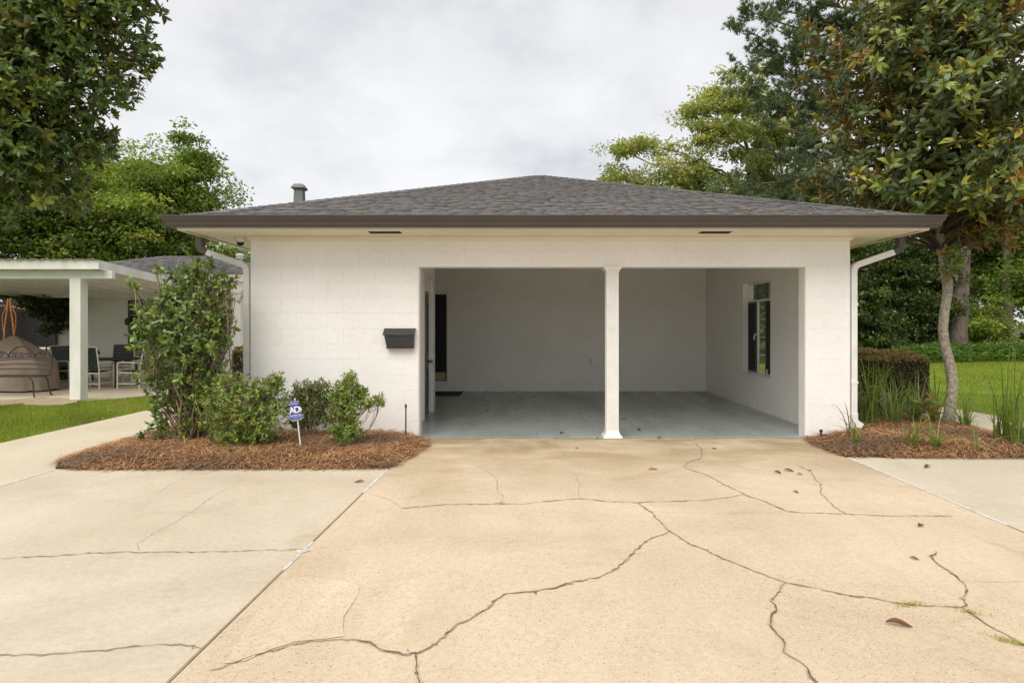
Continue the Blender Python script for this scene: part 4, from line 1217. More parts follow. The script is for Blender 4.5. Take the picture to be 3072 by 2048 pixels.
# ================================================================ MULCH BEDS
def poly_dist(P, poly, taper):
    d = np.full(len(P), 1e9)
    n = len(poly)
    for i in range(n):
        if not taper[i]: continue
        a, b = np.array(poly[i]), np.array(poly[(i+1) % n])
        ab = b-a; t = np.clip(((P-a)@ab)/(ab@ab), 0, 1)
        d = np.minimum(d, np.linalg.norm(P - a - t[:, None]*ab, axis=1))
    return d
def inside(P, poly):
    c = np.zeros(len(P), bool); n = len(poly)
    for i in range(n):
        (x0, y0), (x1, y1) = poly[i], poly[(i+1) % n]
        cond = ((y0 > P[:,1]) != (y1 > P[:,1]))
        c ^= cond & (P[:,0] < (x1-x0)*(P[:,1]-y0)/((y1-y0) + 1e-12) + x0)
    return c
def bed_z(P, poly, taper, H):
    d = poly_dist(P, poly, taper)
    return H*(1-np.exp(-d/.22)) + .010*np.sin(P[:,0]*5.1+1)*np.cos(P[:,1]*4.3) * np.minimum(1, d/.2)
BEDS = {}
def mulch_bed(name, poly, taper, H, centre, n_need, ymax, label):
    c = np.array(centre)
    O = []
    n = len(poly)
    for i in range(n):
        a, b = np.array(poly[i]), np.array(poly[(i+1) % n]); m = max(2, int(np.linalg.norm(b-a)/.12))
        for k in range(m): O.append(a + (b-a)*k/m)
    O = np.array(O); O += RNG.normal(size=O.shape)*.016
    ss = [1, .98, .95, .9, .82, .7, .55, .35, .15]
    V = np.concatenate([c + (O-c)*s for s in ss] + [c[None]])
    Z = bed_z(V, poly, taper, H) + RNG.normal(size=len(V))*.006; Z[:len(O)] = .0035
    V = np.concatenate([V, Z[:, None]], 1); m = len(O)
    i = np.arange(m); j = (i+1) % m
    quads = np.concatenate([np.stack([k*m+i, k*m+j, (k+1)*m+j, (k+1)*m+i], 1) for k in range(len(ss)-1)])
    tris = np.stack([(len(ss)-1)*m+i, (len(ss)-1)*m+j, np.full(m, len(V)-1)], 1)
    o = put(name, np_mesh(name, V, [quads, tris], None, True), M['soil']); o['kind'] = 'structure'
    # pine straw
    lo, hi = O.min(0)-.1, O.max(0)+.1; hi[1] = min(hi[1], ymax)
    P = RNG.uniform(lo, hi, size=(n_need*3, 2))
    ok = inside(P, poly) | ((poly_dist(P, poly, taper) < .10) & (RNG.random(len(P)) < .10+.25*RNG.random(len(P))**3))
    P = P[ok][:n_need]
    te = [i for i in range(n) if taper[i]]; ln_ = np.array([np.hypot(*(np.array(poly[(i+1) % n])-np.array(poly[i]))) for i in te])
    ei = RNG.choice(len(te), n_need//7, p=ln_/ln_.sum()); tt = RNG.random((len(ei), 1))
    A_ = np.array([poly[te[i]] for i in ei]); B_ = np.array([poly[(te[i]+1) % n] for i in ei])
    E_ = A_ + (B_-A_)*tt + RNG.normal(size=(len(ei), 2))*.028
    E_ = E_[E_[:, 1] < ymax]; P = np.concatenate([P, E_])
    z = np.maximum(bed_z(P, poly, taper, H)*inside(P, poly), 0) + .004 + RNG.random(len(P))**2*.035
    k = len(P); a = RNG.uniform(0, 2*math.pi, k); L = RNG.uniform(.09, .20, k); bend = RNG.normal(size=k)*.9
    tilt = RNG.normal(size=k)*.16
    pts = []
    for t in (-.5, -.17, .17, .5):
        ang = a + bend*t
        pts.append(np.stack([P[:,0]+np.cos(ang)*L*t, P[:,1]+np.sin(ang)*L*t, z + tilt*L*t + .012*(1-4*t*t)], 1))
    w = RNG.uniform(.0018, .0034, k)
    VV = []
    for q, t in zip(pts, (-.5, -.17, .17, .5)):
        ang = a+bend*t
        sd = np.stack([-np.sin(ang), np.cos(ang), np.zeros(k)], 1)*w[:, None]
        VV += [q-sd, q+sd]
    V = np.stack(VV, 1).reshape(-1, 3); b = np.arange(k)[:, None]*8
    V[:, 2] = np.maximum(V[:, 2], .004)
    Q = np.concatenate([b + np.array([[0,2,3,1]])+2*s for s in range(3)])
    pal = np.array([(.46,.245,.105),(.38,.185,.078),(.28,.125,.055),(.58,.36,.18),(.17,.08,.04),(.50,.29,.135)])
    C = pal[RNG.integers(0, len(pal), k)]*RNG.uniform(.7, 1.25, (k, 1))
    pt = np.sin(P[:,0]*3.1+2*np.sin(P[:,1]*2.3))+np.sin(P[:,1]*4.7+1.5*np.sin(P[:,0]*1.9)); C = C*(1+.14*pt)[:, None]; gy = np.clip(-pt-.6, 0, 1)[:, None]*.45; C = C*(1-gy)+np.array([.20,.15,.105])*gy
    s_ = put('pine_straw', np_mesh('pine_straw', V, [Q], np.repeat(C, 8, 0)), M['tint'], o); s_['kind'] = 'stuff'
    BEDS[name] = (poly, taper, H)
    return o
LB = [(-5.0,6.98),(-4.86,6.66),(-4.55,6.43),(-3.2,6.45),(-1.38,6.47),(-1.22,7.1),(-1.15,7.65),(-1.22,8.05),(-1.28,8.19),(-3.48,8.19),(-3.48,14.0),(-5.05,14.0)]
LT = [1,1,1,1,1,1,1,1,0,0,0,1]
mulch_bed('planting_bed', LB, LT, .085, (-4.0, 7.55), 26000, 9.6, '')
RB = [(3.83,8.19),(3.72,7.6),(3.74,7.08),(4.4,7.01),(6.9,6.97),(6.44,8.0),(6.58,9.2),(6.53,10.6),(6.28,12.2),(4.40,12.6),(4.40,8.19)]
RT = [1,1,1,1,1,1,1,1,0,0,0]
mulch_bed('planting_bed', RB, RT, .09, (5.0, 8.0), 20000, 11.0, '')
def lbz(x, y): return float(bed_z(np.array([[x, y]]), LB, LT, .085)[0])
def rbz(x, y): return float(bed_z(np.array([[x, y]]), RB, RT, .09)[0])

# ================================================================ VEGETATION
def limb(p0, p1, r0, r1, wob=.05, sag=0.0, n=7):
    p0, p1 = np.array(p0, float), np.array(p1, float)
    t = np.linspace(0, 1, n)[:, None]
    L = np.linalg.norm(p1-p0)
    P = p0*(1-t) + p1*t
    w = np.cumsum(RNG.normal(size=(n, 3)), 0)*wob*L/math.sqrt(n)
    w -= w[0]*(1-t) + w[-1]*t
    P += w; P[:, 2] += sag*L*np.sin(math.pi*t[:, 0])
    return P, r0*(1-t[:, 0]) + r1*t[:, 0]

def rosettes(P, A, n_leaf, L0, palette, pick, wr=.42, spread=(.55, 1.5), jit=.15):
    """leaf whorls at points P pointing along A"""
    k = len(P)
    A = unit(A); ref = rdir(k); X = unit(np.cross(A, ref)); Y = np.cross(A, X)
    ph = (np.arange(n_leaf)[None]*2.399 + RNG.uniform(0, 6.28, (k, 1)) + RNG.normal(size=(k, n_leaf))*.2)
    th = np.linspace(spread[0], spread[1], n_leaf)[None] + RNG.normal(size=(k, n_leaf))*.16
    R = np.cos(ph)[..., None]*X[:, None] + np.sin(ph)[..., None]*Y[:, None]
    D = np.cos(th)[..., None]*A[:, None] + np.sin(th)[..., None]*R
    D[..., 2] -= .12
    U = np.sin(th)[..., None]*A[:, None] - np.cos(th)[..., None]*R + RNG.normal(size=D.shape)*jit
    D += RNG.normal(size=D.shape)*.22; D[..., 2] -= .10*RNG.random(D.shape[:2])
    L = L0*RNG.uniform(.5, 1.25, (k, n_leaf))
    B = P[:, None] - A[:, None]*(np.linspace(0, .5, n_leaf)[None, :, None]*L0)
    C = np.array(palette)[pick][:, None]*RNG.uniform(.75, 1.25, (k, n_leaf, 1))
    f = lambda a: a.reshape(-1, 3)
    return f(B), f(D), f(U), L.ravel(), (L*wr*RNG.uniform(.85, 1.15, L.shape)).ravel(), f(C)

def lobe_points(lobes, n, power=.5, wexp=.75):
    vol = np.array([l[1][0]*l[1][1]*l[1][2] for l in lobes])**wexp
    idx = RNG.choice(len(lobes), size=n, p=vol/vol.sum())
    c = np.array([l[0] for l in lobes])[idx]; r = np.array([l[1] for l in lobes])[idx]
    u = rdir(n); rad = RNG.random((n, 1))**power
    P = c + u*r*rad
    return P, unit(u/r), idx

def make_skeleton(t, base, top, r0, lobes, P, idx, mat, trunk_path=None, every=3, twig_r=.012, fork=.35, r_top=None, limb_r=.28):
    g = G()
    if trunk_path is None:
        TP, TR = limb(base, top, r0, r0*.25, .03, 0, 12)
    else:
        TP = np.array(trunk_path, float); TR = np.linspace(r0, r_top or r0*.5, len(TP))
    TR = TR.copy(); TR[0] *= 1.35; 
    if len(TR) > 8: TR[1] *= 1.08
    g.tube(TP, TR, 12)
    for i, (c, r) in enumerate(lobes):
        c = np.array(c)
        # start on the trunk below the lobe
        zt = np.clip(c[2] - np.linalg.norm(c[:2]-np.array(base)[:2])*fork - .2, TP[len(TP)//4][2], TP[-1][2])
        k = int(np.argmin(np.abs(TP[:, 2]-zt)))
        rr = min(TR[k]*.6, r0*limb_r)
        LP, LR = limb(TP[k], c, rr, rr*.35, .08, .06, 9)
        g.tube(LP, LR, 7)
        mine = P[idx == i][::every]
        for q in mine:
            j = random.randrange(3, 9)
            a, b = limb(LP[j], q, max(twig_r, LR[j]*.45), twig_r*.4, .08, .05, 5)
            g.tube(a, b, 5, caps=False)
    return g.build('trunk', mat, t, smooth=True)

def broadleaf(name, label, group, base, top_z, lobes, n_cl, per, leaf, R, palette, mat, bark, r0, trans_flat=.38, cat='tree', every=4, wr=.5, power=.45):
    t = thing(name, base, label, cat, group)
    P, U0, idx = lobe_points(lobes, n_cl, power)
    make_skeleton(t, base, (base[0], base[1], top_z), r0, lobes, P[:max(1, n_cl//5)], idx[:max(1, n_cl//5)], bark, every=max(1, every//2))
    k = n_cl
    # clusters gather into flat sprays, with gaps between them
    ns = max(1, k//4); own_s = RNG.integers(0, ns, k); rs = RNG.uniform(.5, 1.25, ns)[own_s][:, None]; P = P[:ns][own_s] + RNG.normal(size=(k, 3))*np.array([R, R, R*.5])*.75*rs
    off = rdir(k*per).reshape(k, per, 3)*RNG.random((k, per, 1))**.5*np.array([R, R, R*.55])*rs[:, None]
    B = P[:, None] + off
    D = unit(off*[1, 1, .3] + RNG.normal(size=off.shape)*R*.35); D[..., 2] -= .15
    U = np.array([0, 0, 1.0]) + RNG.normal(size=off.shape)*.7
    pal = np.array(palette)
    C = pal[RNG.integers(0, len(pal), k)][:, None]*RNG.uniform(.75, 1.25, (k, per, 1))*RNG.uniform(.68, 1.32, (ns, 1, 1))[own_s]
    L = leaf*RNG.uniform(.7, 1.3, (k, per))
    f = lambda a: a.reshape(-1, 3)
    leaf_obj('crown', f(B), f(D), f(U), L.ravel(), (L*wr).ravel(), f(C), mat, t, hi=False)
    return t

# ---- right magnolia: crooked pale trunk in the bed, glossy crown over the roof corner
MB_ = (6.15, 9.0)
mg = thing('magnolia_tree', (MB_[0], MB_[1], .05), 'magnolia with crooked pale trunk and bronze backed leaves beside the garage', 'tree')
tz = [(1030,1310),(1050,1230),(1057,1150),(1066,1070),(1062,1000),(1043,910),(1020,830),(1010,740),(1020,640),(1036,540),(1038,480),(1022,400),(1008,300),(992,200),(985,120)]
tp = [at(2300+x/1.912, 600+y/1.912, 9.0 + .02*i) for i, (x, y) in enumerate(tz)]
last = np.array(tp[-1])
ext = [last + [.05*k, .03*k, .42*k] for k in range(1, 10)]
path = [tuple(p) for p in tp] + [tuple(p) for p in ext]
rad = np.interp(np.arange(len(path)), [0, 1, 3, 9, 14, len(path)-1], [.100, .078, .069, .063, .054, .02])
rad[4] *= 1.06; rad[10] *= 1.12
g = G(); g.tube(path, rad, 14)
PM, AM, PK = [], [], []
gb = G()
TPm = np.array(path)
def mag_prof(z): return np.interp(z, [2.75, 3.2, 4.0, 5.2, 6.6, 7.8, 8.9], [.9, 1.75, 2.1, 2.15, 1.75, 1.1, .2])
nb = 150
tips = []
for b in range(nb):
    z = 2.75 + (8.7-2.75)*((b+.5)/nb)**1.15
    a = b*2.399 + RNG.normal()*.3
    k = int(np.argmin(np.abs(TPm[:, 2]-(z-.45)))); k = max(k, 12)
    s = TPm[k]
    rr = mag_prof(z)*RNG.uniform(.62, 1.08)
    cen = np.array([6.42, 9.25])
    e = np.array([cen[0]+math.cos(a)*rr, cen[1]+math.sin(a)*rr, z + RNG.normal()*.18])
    if e[0] < 5.3 and e[2] < 3.25: e[2] = 3.3 + RNG.random()*.2
    LP, LR = limb(s, e, .024, .006, .07, .05, 9); gb.tube(LP, LR, 6)
    nr = int(13 + rr*8)
    for _ in range(nr):
        u = RNG.random()**.6
        j = u*8; q = LP[min(8, int(j))]
        o_ = RNG.normal(size=3)*.21*[1, 1, .8]
        PM.append(q + o_); AM.append(unit((e-s)*[1, 1, .35]/np.linalg.norm(e-s)*.8 + o_*1.4 + [0, 0, .55])); 
PM = np.array(PM); AM = np.array(AM)
keep = (PM[:, 2] > 3.05 - .3*(PM[:, 0] > 6.5) + .25*(RNG.random(len(PM))-.5)) & ~((PM[:, 0] < 5.1) & (PM[:, 2] < EZ + np.minimum(PM[:, 1]-EY0, EX1-PM[:, 0])*PITCH + .12))
PM, AM = PM[keep], AM[keep]
g.build('trunk', M['bark_mag'], mg, smooth=True)
gb.build('branches', M['bark_dark'], mg, smooth=True)['kind'] = 'stuff'
pal = [(.030,.052,.018),(.038,.064,.020),(.050,.080,.022),(.032,.054,.022),(.095,.125,.022),(.15,.155,.026),(.15,.085,.024)]
pk = RNG.choice(7, size=len(PM), p=[.21,.22,.19,.12,.16,.07,.03])
arr = rosettes(PM, AM, 11, .155, pal, pk, .37, (.35, 1.75), .3)
# the 300 leaves that show largest are leaves of their own; the rest are one mass
dist = np.linalg.norm(arr[0]-np.array([0, 0, CAM_H]), axis=1)
vis = (arr[0][:, 0]/arr[0][:, 1] < .80)
order = np.argsort(dist + (~vis)*50)
own, rest = order[:300], order[300:]
leaf_obj('crown', *[a[rest] for a in arr], M['leaf_mag'], mg, hi=True)
def own_leaves(arr, ids, mat, parent, ncol=10):
    """single leaves: shared unit meshes, one object each"""
    U_ = []
    for c in range(ncol):
        V, polys, CC = leaf_arrays(np.zeros((1, 3)), np.array([[0, 1., 0]]), np.array([[0, 0, 1.]]), np.array([1.]), np.array([.42]), arr[5][ids[c*len(ids)//ncol]][None])
        me = np_mesh('leaf', V, polys, CC); me.materials.append(mat); U_.append(me)
    for i in ids:
        D = Vector(arr[1][i]).normalized(); X = D.cross(Vector(arr[2][i])).normalized(); Z = X.cross(D)
        o = bpy.data.objects.new('leaf', U_[random.randrange(ncol)]); COL.objects.link(o); adopt(o, parent)
        m = Matrix((X, D, Z)).transposed().to_4x4(); m.translation = Vector(arr[0][i])
        o.matrix_basis = m @ Matrix.Scale(arr[3][i], 4)
own_leaves(arr, own, M['leaf_mag'], mg)
# a low sprig on the trunk
sp_c = [at(2850+RNG.normal()*14, 780+RNG.normal()*28, 8.85+RNG.normal()*.1) for _ in range(14)]
sp_a = rosettes(np.array(sp_c), RNG.normal(size=(14, 3))*.6 + [.2, -.2, .5], 7, .15, pal, RNG.choice([1,2,3,4,2,5], 14))
leaf_obj('low_sprig', *sp_a, M['leaf_mag'], mg)
g = G()
for q in sp_c: g.tube([path[10], tuple((np.array(path[10])*.4+np.array(q)*.6)), q], .006, 5)
g.build('twigs', M['bark_mag'], mg)
sp_c = np.array([at(2790+RNG.normal()*12, 1225+RNG.normal()*22, 8.8) for _ in range(9)])
leaf_obj('base_sprout', *rosettes(sp_c, RNG.normal(size=(9, 3))*.5 + [-.2, -.2, .7], 6, .13, pal, RNG.choice([1,2,4,5], 9)), M['leaf_mag'], mg)
g = G()
for q in sp_c: g.tube([(5.98, 8.85, .05), tuple((np.array((5.98, 8.85, .05))*.5+q*.5)), tuple(q)], .005, 5)
g.build('sprout_stems', M['stem'], mg)

# ---- left magnolia, large, leaning in over the patio cover
lobes = []
def L_(px, py, Y, r, rz=None): lobes.append((at(px, py, Y), (r, r, rz or r*.85)))
for a in ((330,60,13.2,.9),(395,180,13.3,.55),(300,250,13.2,.8),(200,120,13.0,1.0),(80,60,12.6,1.1),(60,240,12.3,.9),(180,330,13.2,.9),(250,420,13.4,.75),(110,430,12.8,.85),(20,420,12.2,.8),(60,560,12.4,.65),(185,520,13.6,.6),(-60,120,12.4,1.2),(-80,330,12.2,1.1),(-60,540,12.4,.8),(250,-60,13.4,1.1),(400,-40,13.4,.8),(100,-100,13,1.3),(0,-280,13.2,1.6),(250,-260,13.8,1.5),(-200,-100,13,1.6),(-250,200,13,1.5),(-220,420,13,1.2),(30,640,12.6,.35),(210,610,13.6,.4),(-300,-350,14,2)): L_(*a)
LMB = (-14.2, 13.6, -.02)
lm = thing('magnolia_tree', LMB, 'large old magnolia with dark dense crown hanging over the patio cover', 'tree')
P, U0, idx = lobe_points(lobes, 6200, .36)
keep = (P[:, 2] > 3.05)
P, U0, idx = P[keep], U0[keep], idx[keep]
make_skeleton(lm, LMB, (-13.6, 13.5, 12.5), .30, lobes, P, idx, M['bark'], every=7, twig_r=.012)
pal2 = [(.034,.066,.022),(.046,.084,.026),(.058,.100,.030),(.095,.130,.028),(.13,.165,.034),(.070,.072,.022)]
pk = RNG.choice(6, size=len(P), p=[.24,.27,.22,.15,.08,.04])
arr = rosettes(P, U0 + RNG.normal(size=P.shape)*.45 + [0, 0, .45], 9, .185, pal2, pk, .40, (.35, 1.5), .25)
leaf_obj('crown', *arr, M['leaf_mag2'], lm, hi=True)

# ---- bright broadleaf trees behind the house
pal_oak = [(.090,.145,.038),(.072,.122,.034),(.105,.160,.040),(.060,.102,.030),(.125,.175,.044)]
def tree_px(name, label, group, Y, base_px, top_py, blobs, n_cl, per, leaf, R, pal_, bark, r0, mat, power=.45, every=4):
    lob = [(at(px, py, Y + dy), (r, r*.9, r*rzf)) for px, py, dy, r, rzf in blobs]
    b = ((base_px-VX)*Y/F, Y, -.06)
    return broadleaf(name, label, group, b, CAM_H+(VY-top_py)*Y/F, lob, n_cl, per, leaf, R, pal_, mat, bark, r0, power=power, every=every)
GL = 'broadleaf trees behind the house'
tree_px('broadleaf_tree', 'bright green broadleaf tree with a tall crown tip behind the house', GL, 27, 560, 560,
        [(575,470,0,.55,1.9),(560,540,0,1.2,1.1),(605,580,.5,.9,.9),(500,570,-.5,1.4,.9),(580,640,0,1.3,.8),(520,660,-.6,1.8,.8),(610,680,.5,.9,.8),(450,700,0,1.8,.7),(580,740,0,1.8,.7),(690,800,.5,1.0,.7),(640,790,0,1.2,.7),(415,500,.4,.6,1.3),(480,505,.2,.7,1.1)], 640, 60, .17, .62, pal_oak, M['bark'], .22, M['leaf'])
tree_px('broadleaf_tree', 'spreading green broadleaf tree beside the old magnolia, behind the patio', GL, 25, 330, 600,
        [(330,560,0,1.4,.8),(400,540,0,1.1,.9),(260,580,0,1.5,.8),(360,640,-.4,2.0,.7),(240,670,0,2.0,.7),(300,740,0,2.0,.7),(410,760,0,1.6,.7),(180,730,.5,1.6,.8),(420,690,0,1.5,.7)], 560, 60, .17, .62, pal_oak, M['bark'], .2, M['leaf'])
tree_px('broadleaf_tree', 'deep green broadleaf tree filling the gap over the patio cover', GL, 24, 90, 600,
        [(80,600,0,1.8,.8),(0,640,0,1.9,.8),(150,660,0,1.7,.8),(40,720,0,2.0,.7),(130,760,0,1.8,.7),(-80,600,0,2.0,.8),(-100,740,0,2.0,.8)], 480, 56, .17, .62, [(.045,.085,.016),(.035,.066,.014),(.06,.10,.018)], M['bark'], .2, M['leaf'])
tree_px('tall_tree', 'pale distant tree top showing beside the old magnolia crown', None, 48, 320, 470,
        [(315,470,0,1.0,1.0),(335,500,0,.8,1.0),(300,520,0,1.2,1.0),(330,560,0,1.3,1.0)], 90, 40, .3, .7, [(.085,.12,.05),(.07,.10,.045)], M['bark'], .25, M['leaf'])
# low dark understorey behind the patio
GU = 'evergreen shrubs behind the patio'
tree_px('evergreen_shrub', 'dark leafy shrub with thin bare stems by the house corner', GU, 18.0, 140, 930,
        [(120,890,0,.55,.8),(160,900,0,.5,.8),(90,880,0,.5,.7),(175,960,0,.35,1.2),(140,950,0,.45,1.0),(60,870,0,.5,.6)], 150, 42, .11, .26, [(.030,.050,.014),(.022,.040,.012)], M['stem'], .03, M['leaf_gloss'], every=3)
tree_px('evergreen_shrub', 'bright leafy shrub arching over the net enclosure', GU, 21.5, 20, 850,
        [(10,850,0,.9,.6),(70,855,0,.8,.6),(-60,850,0,1.0,.6),(120,860,0,.5,.6)], 130, 44, .14, .32, [(.075,.12,.02),(.06,.10,.018)], M['bark'], .05, M['leaf'], every=4)
tree_px('potted_shrub', 'low dark shrub at the house corner beside the strapped chairs', GU, 16.6, 195, 1060,
        [(195,1090,0,.26,1.2),(205,1060,0,.2,1.0),(190,1130,0,.25,1.0)], 60, 34, .08, .13, [(.02,.035,.012),(.03,.05,.016)], M['stem'], .02, M['leaf_gloss'], every=3)
tree_px('potted_shrub', 'tiny spiky plant standing behind the strapped chair backs', GU, 17.2, 281, 1060,
        [(281,1062,0,.12,1.0),(281,1080,0,.10,1.0)], 16, 16, .09, .08, [(.02,.035,.014)], M['stem'], .012, M['leaf_gloss'], every=2)
lobes2 = []
for i in range(26):
    x = -34 + i*1.15
    lobes2.append(((x, 31+RNG.normal(), 1.2+RNG.random()*1.2), (1.6, 1.2, 1.5+RNG.random())))
P, U0, idx = lobe_points(lobes2, 700, .5)
off = RNG.normal(size=(len(P), 40, 3))*.45
Bq = (P[:, None]+off).reshape(-1, 3); n_ = len(Bq)
C = np.array([(.028,.050,.014),(.040,.070,.016),(.02,.036,.012)])[RNG.integers(0, 3, n_)]*RNG.uniform(.8, 1.2, (n_, 1))
L = RNG.uniform(.14, .26, n_)
o = leaf_obj('undergrowth', Bq, rdir(n_), rdir(n_)*.6+[0, 0, 1], L, L*.55, C, M['leaf'], None, hi=False)
tag(o, 'dark undergrowth massed along the rear boundary', 'undergrowth', kind='stuff')

# ---- right side background
GR = 'trees beyond the lawn'
tree_px('broadleaf_tree', 'light green open crowned tree rising behind the garage roof', GR, 40, 2230, 330,
        [(2080,330,0,1.6,.6),(2200,300,0,2.2,.6),(2260,240,0,1.1,1.0),(2140,390,-1,2.2,.5),(2290,360,0,2.4,.6),(2220,450,-1,2.3,.5),(1960,440,0,1.4,.5),(1870,455,0,1.2,.7),(1990,500,-1,1.6,.5),(1830,530,0,1.2,.6),(1920,550,0,1.4,.5),(2080,520,0,2.0,.5),(2130,570,0,2.2,.5),(2290,540,0,2.2,.6),(2000,590,0,1.6,.5),(2340,430,0,1.8,.8)],
        720, 48, .24, .62, [(.175,.225,.10),(.155,.205,.092),(.19,.24,.105),(.135,.19,.085)], M['bark'], .3, M['leaf'], power=.7, every=2)
def pine(name, label, base, H, r0, limbs, tuft_col, seed_n=26, needles=26, nl=.24):
    t = thing(name, base, label, 'tree', 'tall pines beyond the lawn')
    g = G()
    TP, TR = limb(base, (base[0]+.5, base[1], H), r0, r0*.22, .012, 0, 16); TR[0] *= 1.25
    g.tube(TP, TR, 14)
    P, A = [], []
    for (e, z0) in limbs:
        e = np.array(e); k = int(np.argmin(np.abs(TP[:, 2]-z0)))
        LP, LR = limb(TP[k], e, r0*.20, .03, .06, -.04, 11); g.tube(LP, LR, 7)
        Ld = unit(e-TP[k])
        for s in range(seed_n):
            j = RNG.integers(4, 11); q0 = LP[j]
            d = unit(RNG.normal(size=3)*[1, 1, .55] + Ld*.6 + [0, 0, .12])
            ln = RNG.uniform(.5, 1.5); q1 = q0 + d*ln
            a, b = limb(q0, q1, .022, .008, .08, .08, 5); g.tube(a, b, 4, caps=False)
            for m_ in range(14):
                u = RNG.uniform(.3, 1.05); P.append(q0 + d*ln*u + RNG.normal(size=3)*.11); A.append(d + RNG.normal(size=3)*.5 + [0, 0, .3])
    g.build('trunk', M['bark_pine'], t, smooth=True)
    P = np.array(P); A = unit(np.array(A)); k = len(P)
    D = unit(A[:, None]*.75 + RNG.normal(size=(k, needles, 3))*.62)
    B = np.repeat(P[:, None], needles, 1)
    U = RNG.normal(size=D.shape); L = nl*RNG.uniform(.7, 1.2, (k, needles))
    C = np.array(tuft_col)[RNG.integers(0, len(tuft_col), k)][:, None]*RNG.uniform(.8, 1.25, (k, needles, 1))
    Dn = D.reshape(-1, 3); S_ = unit(np.cross(Dn, U.reshape(-1, 3)))*.017; B = B.reshape(-1, 3); L = L.ravel()[:, None]
    V = np.stack([B-S_, B+S_, B+Dn*L+S_*.4], 1).reshape(-1, 3)
    T_ = np.arange(len(B)*3).reshape(-1, 3)
    o = put('crown', np_mesh('crown', V, [T_], np.repeat(C.reshape(-1, 3), 3, 0)), M['needle'], t); o['kind'] = 'stuff'
    return t
pc_ = [(.12,.165,.08),(.14,.19,.085),(.10,.145,.072),(.16,.205,.09)]
Y = 33.0
lm1 = [(at(x, y, Y+dy), CAM_H+(VY-zy)*Y/F) for x, y, dy, zy in ((2225,90,0,160),(2290,140,.5,200),(2250,300,-.5,320),(2300,280,0,320),(2340,20,0,100),(2190,560,0,600),(2140,590,-1,640),(2260,600,0,640),(2400,560,.5,600),(2420,420,.5,460),(2350,330,0,380),(2260,40,0,120),(2330,90,-1,200),(2235,200,0,250),(2215,260,-.5,260),(2330,200,1,250),(2370,150,-1,200),(2420,30,0,120),(2440,140,1,220),(2400,280,0,330),(2330,380,-1,430),(2280,450,0,470),(2450,330,0,380),(2500,240,-1,300),(2380,460,1,520),(2250,540,0,560),(2200,600,-1,620),(2330,590,0,610),(2450,520,-1,570),(2540,440,0,500),(2560,300,0,360),(2600,150,0,230),(2300,-40,0,40),(2400,-60,-1,30),(2520,60,0,120),(2640,560,-1,600),(2560,640,0,680),(2650,700,-1,720),(2480,640,1,680),(2720,460,0,520),(2760,300,0,360),(2750,650,0,690))]
pine('pine_tree', 'tall pine with loose drooping needle boughs behind the bronze magnolia', ((2640-VX)*Y/F, Y, -.06), 21, .40, lm1, pc_, 18, 22)
Y = 31.0
lm2 = [(at(x, y, Y+dy), CAM_H+(VY-zy)*Y/F) for x, y, dy, zy in ((2950,40,0,100),(3060,120,-1,180),(2800,60,0,160),(2990,-60,0,0),(3100,300,0,380))]
pine('pine_tree', 'thick trunked pine standing in the ground cover beyond the lawn', ((2872-VX)*Y/F, Y, -.06), 20, .46, lm2, pc_, 26)
Y = 48.0
lm3 = [(at(x, y, Y+dy), CAM_H+(VY-zy)*Y/F) for x, y, dy, zy in ((3000,300,0,380),(3080,200,0,300),(2960,120,0,200),(3060,420,0,480))]
pine('pine_tree', 'slender trunked tree on the far strip of lawn', ((3022-VX)*Y/F, Y, -.06), 22, .37, lm3, pc_, 22)
# dark evergreens
GE = 'dark evergreens beyond the lawn'
pal_d = [(.022,.040,.013),(.030,.052,.016),(.040,.066,.018),(.018,.032,.011)]
for i, (label, Y, bpx, tpy, bl) in enumerate((
    ('broad dark evergreen beside the white downspout, beyond the lawn', 30, 2640, 760, [(2610,780,0,1.5,1),(2690,820,0,1.5,1),(2590,880,0,1.4,1),(2660,930,0,1.5,.9),(2600,990,0,1.3,.8),(2720,960,0,1.3,.9)]),
    ('dark evergreen with lighter leaf tips just behind the pine trunk', 32, 2760, 720, [(2740,740,0,1.5,1),(2800,800,0,1.4,1),(2770,880,0,1.6,1),(2810,960,0,1.4,.9),(2740,990,0,1.4,.8)]),
    ('small rounded evergreen with pale top by the downspout', 24, 2600, 900, [(2600,920,0,.65,1),(2590,970,0,.75,1),(2620,1000,0,.6,1)]))):
    tree_px('evergreen_tree', label, GE, Y, bpx, tpy, bl, 420 if i < 2 else 160, 60, .16, .5 if i < 2 else .28, pal_d, M['bark'], .14 if i < 2 else .07, M['leaf_gloss'])
# mid-green woodland farther back
GW = 'woodland trees behind the pine trunks'
for i, (Y, bpx, lb) in enumerate(((54, 2930, 'mid green tree between the two far trunks'), (50, 3080, 'mid green tree outside the slender far trunk'), (56, 2800, 'mid green tree behind the dark evergreens'), (58, 2985, 'feathery green tree behind the slender far trunk'), (62, 2560, 'mid green tree seen beyond the garage side'), (60, 2350, 'mid green tree hidden low behind the garage roof'), (42, 2290, 'mid green tree seen through the carport window'), (46, 2220, 'mid green tree at the fork of the view through the carport window'))):
    bl = []
    for k in range(10):
        bl.append((bpx+RNG.normal()*65, 560+RNG.random()*420, RNG.normal()*2, 1.8+RNG.random()*1.2, .75))
    tree_px('woodland_tree', lb, GW, Y, bpx, 600, bl, 300, 50, .34, .95, [(.060,.100,.022),(.045,.078,.018),(.080,.125,.028)], M['bark'], .22, M['leaf'])
for xx_, nm in ((2900, 'layered light green bush'),):
    tree_px('woodland_shrub', 'low layered green bush between the two far trunks', GW, 40, 2940, 960, [(2930,980,0,1.6,.5),(2960,930,0,1.5,.5),(2900,1000,0,1.2,.5),(2990,990,0,1.3,.6)], 160, 50, .22, .55, [(.085,.125,.03),(.07,.105,.026)], M['bark'], .08, M['leaf'])
